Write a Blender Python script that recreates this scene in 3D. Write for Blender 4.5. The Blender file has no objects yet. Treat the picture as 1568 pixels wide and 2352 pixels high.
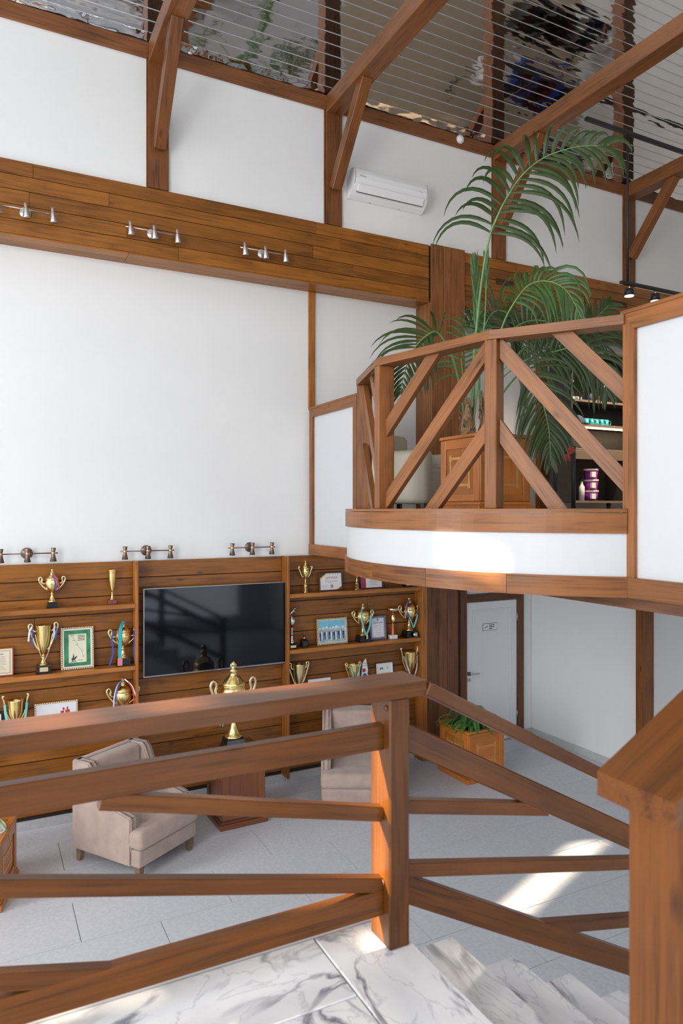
import bpy, bmesh, math, random
from mathutils import Vector, Matrix
random.seed(7)
PI = math.pi
sc = bpy.context.scene
COL = sc.collection

# ------------------------------------------------------------------ camera
cam_d = bpy.data.cameras.new('camera')
cam = bpy.data.objects.new('camera', cam_d); COL.objects.link(cam)
cam_d.sensor_fit = 'VERTICAL'; cam_d.sensor_height = 36.0; cam_d.sensor_width = 24.0
cam_d.lens = 1618.0 / 2352.0 * 36.0
cam_d.shift_y = -6.0 / 2352.0
cam_d.clip_start = 0.05; cam_d.clip_end = 200
cam.location = (0, 0, 3.3)
cam.rotation_euler = (PI/2, 0, -0.4743)
cam_d.dof.use_dof = True; cam_d.dof.focus_distance = 7.2; cam_d.dof.aperture_fstop = 3.4
sc.camera = cam

# ------------------------------------------------------------------ world, sun, daylight, exposure
w = bpy.data.worlds.new('world'); sc.world = w; w.use_nodes = True
bg = w.node_tree.nodes['Background']; bg.inputs[0].default_value = (0.62, 0.76, 1.0, 1); bg.inputs[1].default_value = 1.2

def light(name, kind, loc, energy, color, direction=None, size=None, size_y=None, **kw):
    d = bpy.data.lights.new(name, kind); d.energy = energy; d.color = color
    if kind == 'AREA':
        d.shape = 'RECTANGLE'; d.size = size; d.size_y = size_y
    for k, v in kw.items(): setattr(d, k, v)
    o = bpy.data.objects.new(name, d); COL.objects.link(o); o.location = loc
    if direction is not None:
        o.rotation_euler = Vector(direction).to_track_quat('-Z', 'Y').to_euler()
    return o
SUN = Vector((0.93, -0.2325, -0.465))
light('sun', 'SUN', (-20, 8, 20), 34.0, (1.0, 0.84, 0.62), SUN, angle=0.014)
# daylight from the window openings of the left and rear walls
light('daylight_left_near', 'AREA', (-5.36, -0.45, 4.4), 640, (0.97, 0.985, 1.0), (1, 0, 0), 3.9, 6.4)
light('daylight_left_far', 'AREA', (-5.36, 5.55, 3.8), 370, (0.92, 0.96, 1.0), (1, 0, 0), 2.0, 5.4)
light('daylight_rear', 'AREA', (1.0, -3.06, 6.6), 160, (0.92, 0.96, 1.0), (0, 1, -0.55), 7.0, 2.0)
light('daylight_rear_ground', 'AREA', (3.6, -3.06, 1.4), 95, (0.78, 0.87, 1.0), (0, 1, 0), 5.5, 2.0)
sc.view_settings.view_transform = 'Standard'; sc.view_settings.look = 'None'
sc.view_settings.gamma = 1.0; sc.view_settings.exposure = -0.20
sc.view_settings.use_curve_mapping = False
try:
    sc.cycles.use_denoising = True
    sc.cycles.max_bounces = 10; sc.cycles.diffuse_bounces = 5; sc.cycles.glossy_bounces = 5
    sc.cycles.sample_clamp_indirect = 6.0
    sc.cycles.caustics_reflective = False; sc.cycles.caustics_refractive = False
except Exception:
    pass

# ------------------------------------------------------------------ materials
def newmat(name):
    m = bpy.data.materials.new(name); m.use_nodes = True
    nt = m.node_tree
    return m, nt, nt.nodes['Principled BSDF']
def N(nt, t, **kw):
    n = nt.nodes.new(t)
    for k, v in kw.items(): setattr(n, k, v)
    return n
def plain(name, col, rough=0.5, metal=0.0, noise=0.0, nscale=8.0, bump=0.0, emit=None, estr=0.0, coat=0.0, sheen=0.0, spec=0.5):
    m, nt, b = newmat(name)
    b.inputs['Roughness'].default_value = rough; b.inputs['Metallic'].default_value = metal
    b.inputs['Specular IOR Level'].default_value = spec
    b.inputs['Coat Weight'].default_value = coat
    b.inputs['Sheen Weight'].default_value = sheen
    tc = N(nt, 'ShaderNodeTexCoord'); nz = N(nt, 'ShaderNodeTexNoise')
    nz.inputs['Scale'].default_value = nscale; nz.inputs['Detail'].default_value = 5
    nt.links.new(tc.outputs['Object'], nz.inputs['Vector'])
    rp = N(nt, 'ShaderNodeValToRGB')
    lo = tuple(max(0, c*(1-noise)) for c in col); hi = tuple(min(1, c*(1+noise)) for c in col)
    rp.color_ramp.elements[0].color = (*lo, 1); rp.color_ramp.elements[1].color = (*hi, 1)
    rp.color_ramp.elements[0].position = 0.3; rp.color_ramp.elements[1].position = 0.7
    nt.links.new(nz.outputs['Fac'], rp.inputs['Fac']); nt.links.new(rp.outputs['Color'], b.inputs['Base Color'])
    if bump:
        bp = N(nt, 'ShaderNodeBump'); bp.inputs['Strength'].default_value = bump; bp.inputs['Distance'].default_value = 0.01
        nt.links.new(nz.outputs['Fac'], bp.inputs['Height']); nt.links.new(bp.outputs['Normal'], b.inputs['Normal'])
    if emit:
        b.inputs['Emission Color'].default_value = (*emit, 1); b.inputs['Emission Strength'].default_value = estr
    return m
def wood(name, col, rough=0.38, coord='Object', contrast=1.0, knots=True, var=0.22, coat=0.15):
    m, nt, b = newmat(name); L = nt.links.new
    b.inputs['Roughness'].default_value = rough; b.inputs['Coat Weight'].default_value = coat
    b.inputs['Coat Roughness'].default_value = 0.25; b.inputs['Specular IOR Level'].default_value = 0.3
    tc = N(nt, 'ShaderNodeTexCoord'); oi = N(nt, 'ShaderNodeObjectInfo')
    mul = N(nt, 'ShaderNodeMath', operation='MULTIPLY'); mul.inputs[1].default_value = 37.0
    L(oi.outputs['Random'], mul.inputs[0])
    add = N(nt, 'ShaderNodeVectorMath', operation='ADD'); L(tc.outputs[coord], add.inputs[0]); L(mul.outputs[0], add.inputs[1])
    def nz(scale, detail, dist, s):
        mp = N(nt, 'ShaderNodeMapping'); mp.inputs['Scale'].default_value = scale; L(add.outputs[0], mp.inputs['Vector'])
        n = N(nt, 'ShaderNodeTexNoise'); n.inputs['Scale'].default_value = s; n.inputs['Detail'].default_value = detail
        n.inputs['Distortion'].default_value = dist; L(mp.outputs[0], n.inputs['Vector']); return n
    n1 = nz((0.45, 6.0, 6.0), 6, 1.6, 3.0); n2 = nz((0.7, 34, 34), 4, 0.6, 3.0); n3 = nz((1.6, 2.4, 2.4), 2, 0.0, 1.3)
    a1 = N(nt, 'ShaderNodeMath', operation='MULTIPLY_ADD'); a1.inputs[1].default_value = 0.30
    L(n2.outputs['Fac'], a1.inputs[0])
    s1 = N(nt, 'ShaderNodeMath', operation='MULTIPLY'); s1.inputs[1].default_value = 0.42; L(n1.outputs['Fac'], s1.inputs[0]); L(s1.outputs[0], a1.inputs[2])
    a2 = N(nt, 'ShaderNodeMath', operation='MULTIPLY_ADD'); a2.inputs[1].default_value = 0.28; L(n3.outputs['Fac'], a2.inputs[0]); L(a1.outputs[0], a2.inputs[2])
    rp = N(nt, 'ShaderNodeValToRGB'); e = rp.color_ramp.elements
    k = contrast
    e[0].position = 0.36; e[0].color = (*(c*(1-0.55*k) for c in col), 1)
    e[1].position = 0.62; e[1].color = (*(min(1, c*(1+0.30*k)) for c in col), 1)
    mid = e.new(0.49); mid.color = (*col, 1)
    L(a2.outputs[0], rp.inputs['Fac'])
    out = rp.outputs['Color']
    if knots:
        mp = N(nt, 'ShaderNodeMapping'); mp.inputs['Scale'].default_value = (2.0, 5.2, 5.2); L(add.outputs[0], mp.inputs['Vector'])
        v = N(nt, 'ShaderNodeTexVoronoi'); v.inputs['Scale'].default_value = 1.0; L(mp.outputs[0], v.inputs['Vector'])
        kr = N(nt, 'ShaderNodeValToRGB'); kr.color_ramp.elements[0].position = 0.03; kr.color_ramp.elements[0].color = (0.25, 0.2, 0.2, 1)
        kr.color_ramp.elements[1].position = 0.11; kr.color_ramp.elements[1].color = (1, 1, 1, 1)
        L(v.outputs['Distance'], kr.inputs['Fac'])
        mx = N(nt, 'ShaderNodeMix', data_type='RGBA', blend_type='MULTIPLY'); mx.inputs[0].default_value = 0.75
        L(out, mx.inputs[6]); L(kr.outputs['Color'], mx.inputs[7]); out = mx.outputs[2]
    hv = N(nt, 'ShaderNodeHueSaturation')
    mr = N(nt, 'ShaderNodeMapRange'); mr.inputs[3].default_value = 1-var; mr.inputs[4].default_value = 1+var*0.6
    L(oi.outputs['Random'], mr.inputs[0]); L(mr.outputs[0], hv.inputs['Value']); L(out, hv.inputs['Color'])
    L(hv.outputs['Color'], b.inputs['Base Color'])
    bp = N(nt, 'ShaderNodeBump'); bp.inputs['Strength'].default_value = 0.12; bp.inputs['Distance'].default_value = 0.004
    L(n2.outputs['Fac'], bp.inputs['Height']); L(bp.outputs['Normal'], b.inputs['Normal'])
    return m
def marble(name):
    m, nt, b = newmat(name); L = nt.links.new
    b.inputs['Roughness'].default_value = 0.16
    tc = N(nt, 'ShaderNodeTexCoord'); oi = N(nt, 'ShaderNodeObjectInfo')
    mul = N(nt, 'ShaderNodeMath', operation='MULTIPLY'); mul.inputs[1].default_value = 53.0; L(oi.outputs['Random'], mul.inputs[0])
    add = N(nt, 'ShaderNodeVectorMath', operation='ADD'); L(tc.outputs['Object'], add.inputs[0]); L(mul.outputs[0], add.inputs[1])
    mp = N(nt, 'ShaderNodeMapping'); mp.inputs['Rotation'].default_value = (0.4, 0.5, 0.7); mp.inputs['Scale'].default_value = (1.0, 2.0, 1.4); L(add.outputs[0], mp.inputs['Vector'])
    def vein(scale, dist, width, seed):
        o2 = N(nt, 'ShaderNodeVectorMath', operation='ADD'); o2.inputs[1].default_value = (seed, seed*2, seed*3); L(mp.outputs[0], o2.inputs[0])
        n = N(nt, 'ShaderNodeTexNoise'); n.inputs['Scale'].default_value = scale; n.inputs['Detail'].default_value = 7; n.inputs['Distortion'].default_value = dist
        L(o2.outputs[0], n.inputs['Vector'])
        s = N(nt, 'ShaderNodeMath', operation='SUBTRACT'); s.inputs[1].default_value = 0.5; L(n.outputs['Fac'], s.inputs[0])
        a = N(nt, 'ShaderNodeMath', operation='ABSOLUTE'); L(s.outputs[0], a.inputs[0])
        r = N(nt, 'ShaderNodeMapRange'); r.inputs[1].default_value = 0.0; r.inputs[2].default_value = width; r.inputs[3].default_value = 1.0; r.inputs[4].default_value = 0.0
        L(a.outputs[0], r.inputs[0]); return r
    v1 = vein(1.7, 1.1, 0.040, 1.3); v2 = vein(3.6, 0.7, 0.02, 4.1)
    msk = N(nt, 'ShaderNodeTexNoise'); msk.inputs['Scale'].default_value = 2.6; L(mp.outputs[0], msk.inputs['Vector'])
    mm = N(nt, 'ShaderNodeMapRange'); mm.inputs[1].default_value = 0.36; mm.inputs[2].default_value = 0.58; L(msk.outputs['Fac'], mm.inputs[0])
    p1 = N(nt, 'ShaderNodeMath', operation='MULTIPLY'); L(v1.outputs[0], p1.inputs[0]); L(mm.outputs[0], p1.inputs[1])
    p2 = N(nt, 'ShaderNodeMath', operation='MULTIPLY'); p2.inputs[1].default_value = 0.28; L(v2.outputs[0], p2.inputs[0])
    mxv = N(nt, 'ShaderNodeMath', operation='MAXIMUM'); L(p1.outputs[0], mxv.inputs[0]); L(p2.outputs[0], mxv.inputs[1])
    cloud = N(nt, 'ShaderNodeValToRGB'); cloud.color_ramp.elements[0].color = (0.78, 0.79, 0.81, 1); cloud.color_ramp.elements[1].color = (0.92, 0.92, 0.92, 1)
    cloud.color_ramp.elements[0].position = 0.25; cloud.color_ramp.elements[1].position = 0.62
    cn = N(nt, 'ShaderNodeTexNoise'); cn.inputs['Scale'].default_value = 3.4; cn.inputs['Detail'].default_value = 6; L(mp.outputs[0], cn.inputs['Vector']); L(cn.outputs['Fac'], cloud.inputs['Fac'])
    mx = N(nt, 'ShaderNodeMix', data_type='RGBA'); L(mxv.outputs[0], mx.inputs[0]); L(cloud.outputs['Color'], mx.inputs[6]); mx.inputs[7].default_value = (0.20, 0.21, 0.25, 1)
    L(mx.outputs[2], b.inputs['Base Color'])
    return m
def mirror(name):
    m, nt, b = newmat(name); L = nt.links.new
    b.inputs['Metallic'].default_value = 1.0; b.inputs['Roughness'].default_value = 0.035
    b.inputs['Base Color'].default_value = (0.78, 0.75, 0.72, 1)
    tc = N(nt, 'ShaderNodeTexCoord'); oi = N(nt, 'ShaderNodeObjectInfo')
    mul = N(nt, 'ShaderNodeMath', operation='MULTIPLY'); mul.inputs[1].default_value = 91.0; L(oi.outputs['Random'], mul.inputs[0])
    add = N(nt, 'ShaderNodeVectorMath', operation='ADD'); L(tc.outputs['Object'], add.inputs[0]); L(mul.outputs[0], add.inputs[1])
    mp = N(nt, 'ShaderNodeMapping'); mp.inputs['Scale'].default_value = (1.3, 5.0, 1.0); L(add.outputs[0], mp.inputs['Vector'])
    n = N(nt, 'ShaderNodeTexNoise'); n.inputs['Scale'].default_value = 1.6; n.inputs['Detail'].default_value = 1.5; L(mp.outputs[0], n.inputs['Vector'])
    bp = N(nt, 'ShaderNodeBump'); bp.inputs['Strength'].default_value = 0.18; bp.inputs['Distance'].default_value = 0.02
    L(n.outputs['Fac'], bp.inputs['Height']); L(bp.outputs['Normal'], b.inputs['Normal'])
    return m
def leafmat(name, c1, c2):
    m = plain(name, c1, 0.42, noise=0.25, nscale=14)
    nt = m.node_tree; b = nt.nodes['Principled BSDF']
    tr = N(nt, 'ShaderNodeBsdfTranslucent'); tr.inputs['Color'].default_value = (*c2, 1)
    ms = N(nt, 'ShaderNodeMixShader'); ms.inputs[0].default_value = 0.25
    out = nt.nodes['Material Output']
    nt.links.new(b.outputs[0], ms.inputs[1]); nt.links.new(tr.outputs[0], ms.inputs[2]); nt.links.new(ms.outputs[0], out.inputs[0])
    return m

M = {}
M['white'] = plain('white_plaster', (0.80, 0.80, 0.79), 0.6, noise=0.015, nscale=1.5)
M['white_panel'] = plain('white_panel', (0.60, 0.61, 0.625), 0.45, noise=0.01, nscale=2)
M['tile'] = plain('grey_tile', (0.62, 0.64, 0.68), 0.42, noise=0.07, nscale=34, spec=0.4)
M['grout'] = plain('grout', (0.20, 0.20, 0.21), 0.8)
M['tile_base'] = plain('grey_tile_base', (0.50, 0.50, 0.50), 0.4, noise=0.06, nscale=30)
M['band'] = wood('wood_band', (0.27, 0.095, 0.012), 0.36)
M['panel'] = wood('wood_panel', (0.25, 0.09, 0.017), 0.36)
M['backing'] = plain('shadow_gap_backing', (0.03, 0.014, 0.007), 0.8)
M['timber'] = wood('wood_timber', (0.18, 0.064, 0.018), 0.42)
M['rail'] = wood('wood_rail', (0.135, 0.043, 0.006), 0.32, knots=True, coat=0.15, contrast=0.95)
M['parapet'] = wood('wood_parapet', (0.235, 0.086, 0.024), 0.42, contrast=1.0)
M['parapet_uv'] = wood('wood_parapet_bent', (0.235, 0.086, 0.024), 0.42, coord='UV', contrast=1.0)
M['shelf'] = wood('wood_shelf', (0.40, 0.145, 0.03), 0.34)
M['darkwood'] = wood('wood_door_frame', (0.15, 0.058, 0.024), 0.5)
M['cherry'] = wood('wood_cherry', (0.50, 0.16, 0.024), 0.28, knots=False, contrast=0.5, coat=0.5)
M['mahogany'] = wood('wood_mahogany', (0.17, 0.055, 0.022), 0.32, knots=False, contrast=0.5, coat=0.4)
M['inlay'] = wood('wood_inlay', (0.62, 0.30, 0.10), 0.35, knots=False, contrast=0.4)
M['legwood'] = wood('wood_weathered', (0.20, 0.13, 0.08), 0.6, knots=False)
M['marble'] = marble('white_marble')
M['mirror'] = mirror('polished_ceiling')
M['steel'] = plain('brushed_steel', (0.62, 0.60, 0.58), 0.3, 1.0)
M['bronze'] = plain('dark_bronze', (0.20, 0.15, 0.12), 0.35, 1.0)
M['copper'] = plain('copper', (0.72, 0.36, 0.22), 0.3, 1.0)
M['black'] = plain('black_metal', (0.015, 0.015, 0.018), 0.4)
M['blackgloss'] = plain('black_gloss', (0.006, 0.006, 0.007), 0.12)
M['screen'] = plain('tv_screen', (0.003, 0.004, 0.007), 0.06, spec=0.38)
M['tvframe'] = plain('tv_bezel', (0.35, 0.36, 0.38), 0.3, 0.9)
M['plastic'] = plain('white_plastic', (0.82, 0.82, 0.82), 0.3)
M['ac_shadow'] = plain('ac_slot', (0.05, 0.05, 0.055), 0.5)
M['door'] = plain('white_door', (0.74, 0.75, 0.76), 0.35)
M['greydoor'] = plain('satin_door', (0.62, 0.63, 0.63), 0.22)  # white leaf greyed by painted shade; the recess frame shares this grey
M['velvet'] = plain('taupe_velvet', (0.41, 0.30, 0.25), 0.85, noise=0.12, nscale=7, sheen=0.4)
M['stud'] = plain('dark_studs', (0.03, 0.022, 0.018), 0.35, 0.6)
M['gold'] = plain('gold', (1.0, 0.74, 0.30), 0.2, 1.0, noise=0.05, nscale=30)
M['palegold'] = plain('pale_gold', (0.86, 0.72, 0.42), 0.25, 1.0)
M['silver'] = plain('silver', (0.78, 0.78, 0.78), 0.18, 1.0)
M['redpl'] = plain('red_plastic', (0.45, 0.03, 0.02), 0.25)
M['orange'] = plain('orange_plastic', (0.75, 0.16, 0.03), 0.3)
M['redstone'] = plain('red_stone', (0.20, 0.03, 0.025), 0.2, noise=0.3, nscale=60)
M['teal'] = plain('ribbon_teal', (0.18, 0.60, 0.58), 0.5)
M['cyan'] = plain('ribbon_cyan', (0.03, 0.42, 0.55), 0.5)
M['blue'] = plain('ribbon_blue', (0.03, 0.10, 0.55), 0.5)
M['red'] = plain('ribbon_red', (0.60, 0.03, 0.03), 0.5)
M['ribwhite'] = plain('ribbon_white', (0.78, 0.78, 0.82), 0.5)
M['yellow'] = plain('ribbon_yellow', (0.80, 0.55, 0.04), 0.5)
M['paper'] = plain('paper', (0.80, 0.80, 0.80), 0.6)
M['cream'] = plain('cream_paper', (0.74, 0.66, 0.46), 0.6)
M['ink'] = plain('ink', (0.05, 0.05, 0.06), 0.7)
M['greyink'] = plain('grey_ink', (0.30, 0.30, 0.32), 0.7)
M['redink'] = plain('red_ink', (0.45, 0.05, 0.05), 0.7)
M['green'] = plain('map_green', (0.035, 0.22, 0.09), 0.5, noise=0.6, nscale=9)
M['paleyellow'] = plain('map_paper', (0.76, 0.74, 0.55), 0.6)
M['navy'] = plain('navy', (0.02, 0.03, 0.09), 0.6)
M['certblue'] = plain('cert_blue', (0.10, 0.25, 0.48), 0.6, noise=0.3, nscale=70)
M['skyblue'] = plain('photo_sky', (0.20, 0.52, 0.66), 0.4, noise=0.1, nscale=12)
M['sand'] = plain('photo_ground', (0.42, 0.52, 0.52), 0.4, noise=0.3, nscale=30)
M['maroon'] = plain('maroon_frame', (0.10, 0.012, 0.02), 0.3)
M['goldwood'] = plain('gilded_frame', (0.40, 0.22, 0.10), 0.35, 0.3, noise=0.5, nscale=120)
M['redwood'] = plain('red_frame', (0.32, 0.06, 0.025), 0.35)
M['palm'] = leafmat('palm_leaf', (0.032, 0.058, 0.010), (0.08, 0.17, 0.015))
M['palmlight'] = leafmat('palm_leaf_light', (0.055, 0.12, 0.028), (0.14, 0.27, 0.04))
M['petiole'] = plain('palm_petiole', (0.13, 0.27, 0.09), 0.4, noise=0.2, nscale=12)
M['fibre'] = plain('palm_fibre', (0.26, 0.16, 0.085), 0.9, noise=0.6, nscale=40, bump=0.8)
M['fern'] = leafmat('fern_leaf', (0.09, 0.25, 0.05), (0.18, 0.40, 0.06))
M['fernpale'] = leafmat('pale_leaf', (0.40, 0.48, 0.16), (0.4, 0.5, 0.15))
M['soil'] = plain('soil', (0.03, 0.022, 0.016), 0.95, noise=0.5, nscale=60, bump=0.6)
M['beige'] = plain('beige_leather', (0.44, 0.39, 0.30), 0.45, noise=0.05, nscale=6)
M['darkcab'] = plain('dark_cabinet', (0.035, 0.030, 0.028), 0.5, noise=0.15, nscale=10)
M['cabedge'] = plain('cabinet_edge', (0.13, 0.095, 0.07), 0.5)
M['led'] = plain('led_strip', (1, 0.85, 0.6), 0.5, emit=(1.0, 0.72, 0.42), estr=9.0)
M['lampface'] = plain('lamp_face', (1, 1, 1), 0.5, emit=(1.0, 0.86, 0.9), estr=8.0)
M['purple'] = plain('purple_tub', (0.30, 0.03, 0.30), 0.35)
M['tubwhite'] = plain('tub_lid', (0.78, 0.74, 0.76), 0.35)
M['tealmug'] = plain('teal_glaze', (0.03, 0.28, 0.30), 0.25, noise=0.5, nscale=30)
M['pink'] = plain('pink_box', (0.72, 0.24, 0.24), 0.5)
M['navycloth'] = plain('navy_cloth', (0.045, 0.045, 0.085), 0.8)
M['glass'] = plain('window_blind', (0.85, 0.86, 0.88), 0.7)  # opaque sheet for the out-of-view windows, added to block the sun
M['metaltrim'] = plain('aluminium_edge', (0.75, 0.76, 0.77), 0.35, 0.4)
M['brick'] = plain('outer_render', (0.5, 0.5, 0.5), 0.8)

# ------------------------------------------------------------------ helpers
WM = {}
def link(o, parent=None, mw=None):
    COL.objects.link(o)
    mw = mw or Matrix.Identity(4)
    o.matrix_basis = mw
    if parent is not None:
        o.parent = parent; o.matrix_parent_inverse = WM[parent].inverted()
    WM[o] = mw
    return o
def tag(o, label=None, cat=None, group=None, kind=None):
    if label: o['label'] = label
    if cat: o['category'] = cat
    if group: o['group'] = group
    if kind: o['kind'] = kind
    return o
def thing(name, label, cat, loc=(0, 0, 0), rz=0.0, group=None):
    o = bpy.data.objects.new(name, None); o.empty_display_size = 0.1
    link(o, None, Matrix.Translation(Vector(loc)) @ Matrix.Rotation(rz, 4, 'Z'))
    return tag(o, label, cat, group)
def struct(name, loc=(0, 0, 0), label=None):
    o = bpy.data.objects.new(name, None); link(o, None, Matrix.Translation(Vector(loc))); o['kind'] = 'structure'
    if label: o['label'] = label
    return o
def mobj(name, mesh, mat, parent=None, mw=None, smooth=False):
    if mat is not None and not mesh.materials: mesh.materials.append(M[mat] if isinstance(mat, str) else mat)
    if smooth:
        for p in mesh.polygons: p.use_smooth = True
    return link(bpy.data.objects.new(name, mesh), parent, mw)
BOX = {}
def box_mesh(sx, sy, sz, bev, mat):
    key = (round(sx, 4), round(sy, 4), round(sz, 4), bev, mat)
    if key in BOX: return BOX[key]
    bm = bmesh.new(); bmesh.ops.create_cube(bm, size=1.0)
    bmesh.ops.scale(bm, vec=(sx, sy, sz), verts=bm.verts)
    bev = min(bev, 0.3*min(sx, sy, sz))
    if bev > 0: bmesh.ops.bevel(bm, geom=bm.edges[:], offset=bev, segments=1, affect='EDGES', profile=0.5)
    me = bpy.data.meshes.new('box'); bm.to_mesh(me); bm.free(); BOX[key] = me; me.materials.append(M[mat])
    return me
def bar(name, parent, a, b, wd, ht, mat, up=(0, 0, 1), bev=0.003):
    """board from a to b; wd across, ht along up; local X runs along the grain"""
    a = Vector(a); b = Vector(b); x = (b-a); ln = x.length; x.normalize()
    u = Vector(up); z = (u - x*u.dot(x))
    if z.length < 1e-5: z = Vector((1, 0, 0)) - x*x.x
    z.normalize(); y = z.cross(x)
    R = Matrix((x, y, z)).transposed().to_4x4()
    return mobj(name, box_mesh(ln, wd, ht, bev, mat), None, parent, Matrix.Translation((a+b)/2) @ R)
def blk(name, parent, p0, p1, mat, bev=0.003):
    lo = Vector(map(min, p0, p1)); hi = Vector(map(max, p0, p1)); c = (lo+hi)/2; d = hi-lo
    i = max(range(3), key=lambda k: d[k])
    if i == 0: return bar(name, parent, (lo.x, c.y, c.z), (hi.x, c.y, c.z), d.y, d.z, mat, (0, 0, 1), bev)
    if i == 1: return bar(name, parent, (c.x, lo.y, c.z), (c.x, hi.y, c.z), d.x, d.z, mat, (0, 0, 1), bev)
    return bar(name, parent, (c.x, c.y, lo.z), (c.x, c.y, hi.z), d.x, d.y, mat, (0, 1, 0), bev)
def lblk(name, parent, base, p0, p1, mat, bev=0.003):
    """axis box given in the local frame of matrix base"""
    lo = Vector(map(min, p0, p1)); hi = Vector(map(max, p0, p1)); c = (lo+hi)/2; d = hi-lo
    i = max(range(3), key=lambda k: d[k])
    if i == 0: R = Matrix.Identity(4); dims = (d.x, d.y, d.z)
    elif i == 1: R = Matrix.Rotation(PI/2, 4, 'Z'); dims = (d.y, d.x, d.z)
    else: R = Matrix.Rotation(-PI/2, 4, 'Y'); dims = (d.z, d.y, d.x)
    return mobj(name, box_mesh(*dims, bev, mat), None, parent, base @ Matrix.Translation(c) @ R)
def prism(name, parent, pts, off, mat):
    """flat polygon pts (world) thickened by off; local X along first edge"""
    pts = [Vector(p) for p in pts]; off = Vector(off)
    x = (pts[1]-pts[0]).normalized(); z = off.normalized(); y = z.cross(x).normalized(); z = x.cross(y)
    R = Matrix((x, y, z)).transposed().to_4x4(); mw = Matrix.Translation(pts[0]) @ R; inv = mw.inverted()
    bm = bmesh.new()
    v0 = [bm.verts.new(inv @ p) for p in pts]; v1 = [bm.verts.new(inv @ (p+off)) for p in pts]
    bm.faces.new(v0[::-1]); bm.faces.new(v1); n = len(pts)
    for i in range(n): bm.faces.new((v0[i], v0[(i+1) % n], v1[(i+1) % n], v1[i]))
    bmesh.ops.recalc_face_normals(bm, faces=bm.faces)
    me = bpy.data.meshes.new(name); bm.to_mesh(me); bm.free()
    return mobj(name, me, mat, parent, mw)
def bm_mesh(bm, name='m'):
    me = bpy.data.meshes.new(name); bm.to_mesh(me); bm.free(); return me
def add_lathe(bm, prof, seg=20, off=(0, 0, 0), flute=0, amp=0.0):
    rings = []
    for r, z in prof:
        ring = []
        for i in range(seg):
            a = 2*PI*i/seg; rr = r*(1+(amp*math.cos(flute*a) if flute else 0))
            ring.append(bm.verts.new((off[0]+rr*math.cos(a), off[1]+rr*math.sin(a), off[2]+z)))
        rings.append(ring)
    for k in range(len(rings)-1):
        for i in range(seg):
            j = (i+1) % seg; bm.faces.new((rings[k][i], rings[k][j], rings[k+1][j], rings[k+1][i]))
    bm.faces.new(rings[0][::-1]); bm.faces.new(rings[-1])
def lathe(name, parent, prof, mat, mw, seg=20, flute=0, amp=0.0):
    bm = bmesh.new(); add_lathe(bm, [(max(r, 1e-4), z) for r, z in prof], seg, flute=flute, amp=amp)
    return mobj(name, bm_mesh(bm, name), mat, parent, mw, smooth=True)
def add_tube(bm, pts, rad, seg=6, flat=1.0, ref=None):
    pts = [Vector(p) for p in pts]; n = len(pts); rings = []
    for i, p in enumerate(pts):
        t = (pts[min(i+1, n-1)]-pts[max(i-1, 0)]).normalized()
        up = Vector(ref) if ref else (Vector((0, 0, 1)) if abs(t.z) < 0.95 else Vector((0, 1, 0)))
        s = t.cross(up).normalized(); u = s.cross(t)
        r = rad[i] if isinstance(rad, (list, tuple)) else rad
        rings.append([bm.verts.new(p + s*(r*math.cos(2*PI*k/seg)) + u*(r*flat*math.sin(2*PI*k/seg))) for k in range(seg)])
    for i in range(n-1):
        for k in range(seg):
            j = (k+1) % seg; bm.faces.new((rings[i][k], rings[i][j], rings[i+1][j], rings[i+1][k]))
    bm.faces.new(rings[0][::-1]); bm.faces.new(rings[-1])
def tube(name, parent, pts, rad, mat, mw=None, seg=6, flat=1.0, ref=None):
    bm = bmesh.new(); add_tube(bm, pts, rad, seg, flat, ref); bmesh.ops.recalc_face_normals(bm, faces=bm.faces)
    return mobj(name, bm_mesh(bm, name), mat, parent, mw, smooth=True)
def add_box(bm, p0, p1, mw=None):
    lo = Vector(map(min, p0, p1)); hi = Vector(map(max, p0, p1))
    r = bmesh.ops.create_cube(bm, size=1.0); vs = r['verts']
    for v in vs:
        v.co = Vector((lo.x+(v.co.x+.5)*(hi.x-lo.x), lo.y+(v.co.y+.5)*(hi.y-lo.y), lo.z+(v.co.z+.5)*(hi.z-lo.z)))
        if mw: v.co = mw @ v.co
def boxes(name, parent, lst, mat, mw=None):
    bm = bmesh.new()
    for p0, p1 in lst: add_box(bm, p0, p1)
    return mobj(name, bm_mesh(bm, name), mat, parent, mw)
def smooth_curve(P, n):
    P = [Vector(p) for p in P]; out = []; m = len(P)-1
    for i in range(n):
        t = i/(n-1)*m; k = min(int(t), m-1); f = t-k
        p0, p1, p2, p3 = P[max(k-1, 0)], P[k], P[k+1], P[min(k+2, m)]
        out.append(0.5*((2*p1)+(p2-p0)*f+(2*p0-5*p1+4*p2-p3)*f*f+(3*p1-p0-3*p2+p3)*f*f*f))
    return out
def text(body, size, mw, mat, parent, name='lettering', align='CENTER'):
    cu = bpy.data.curves.new('txt', 'FONT'); cu.body = body; cu.size = size; cu.align_x = align; cu.align_y = 'CENTER'
    cu.extrude = 0.0004; cu.resolution_u = 2
    o = bpy.data.objects.new('txt', cu); COL.objects.link(o)
    dg = bpy.context.evaluated_depsgraph_get()
    me = bpy.data.meshes.new_from_object(o.evaluated_get(dg)); bpy.data.objects.remove(o)
    me.materials.clear()
    return mobj(name, me, mat, parent, mw)
def copy_tree(o, mw):
    def rec(src, parent):
        c = src.copy(); COL.objects.link(c); WM[c] = WM[src]
        if parent is not None:
            c.parent = parent
        for ch in [q for q in list(WM) if q.parent == src and q is not c]: rec(ch, c)
        return c
    r = rec(o, None); r.matrix_basis = mw
    return r
T = Matrix.Translation
def RZ(a): return Matrix.Rotation(a, 4, 'Z')

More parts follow.
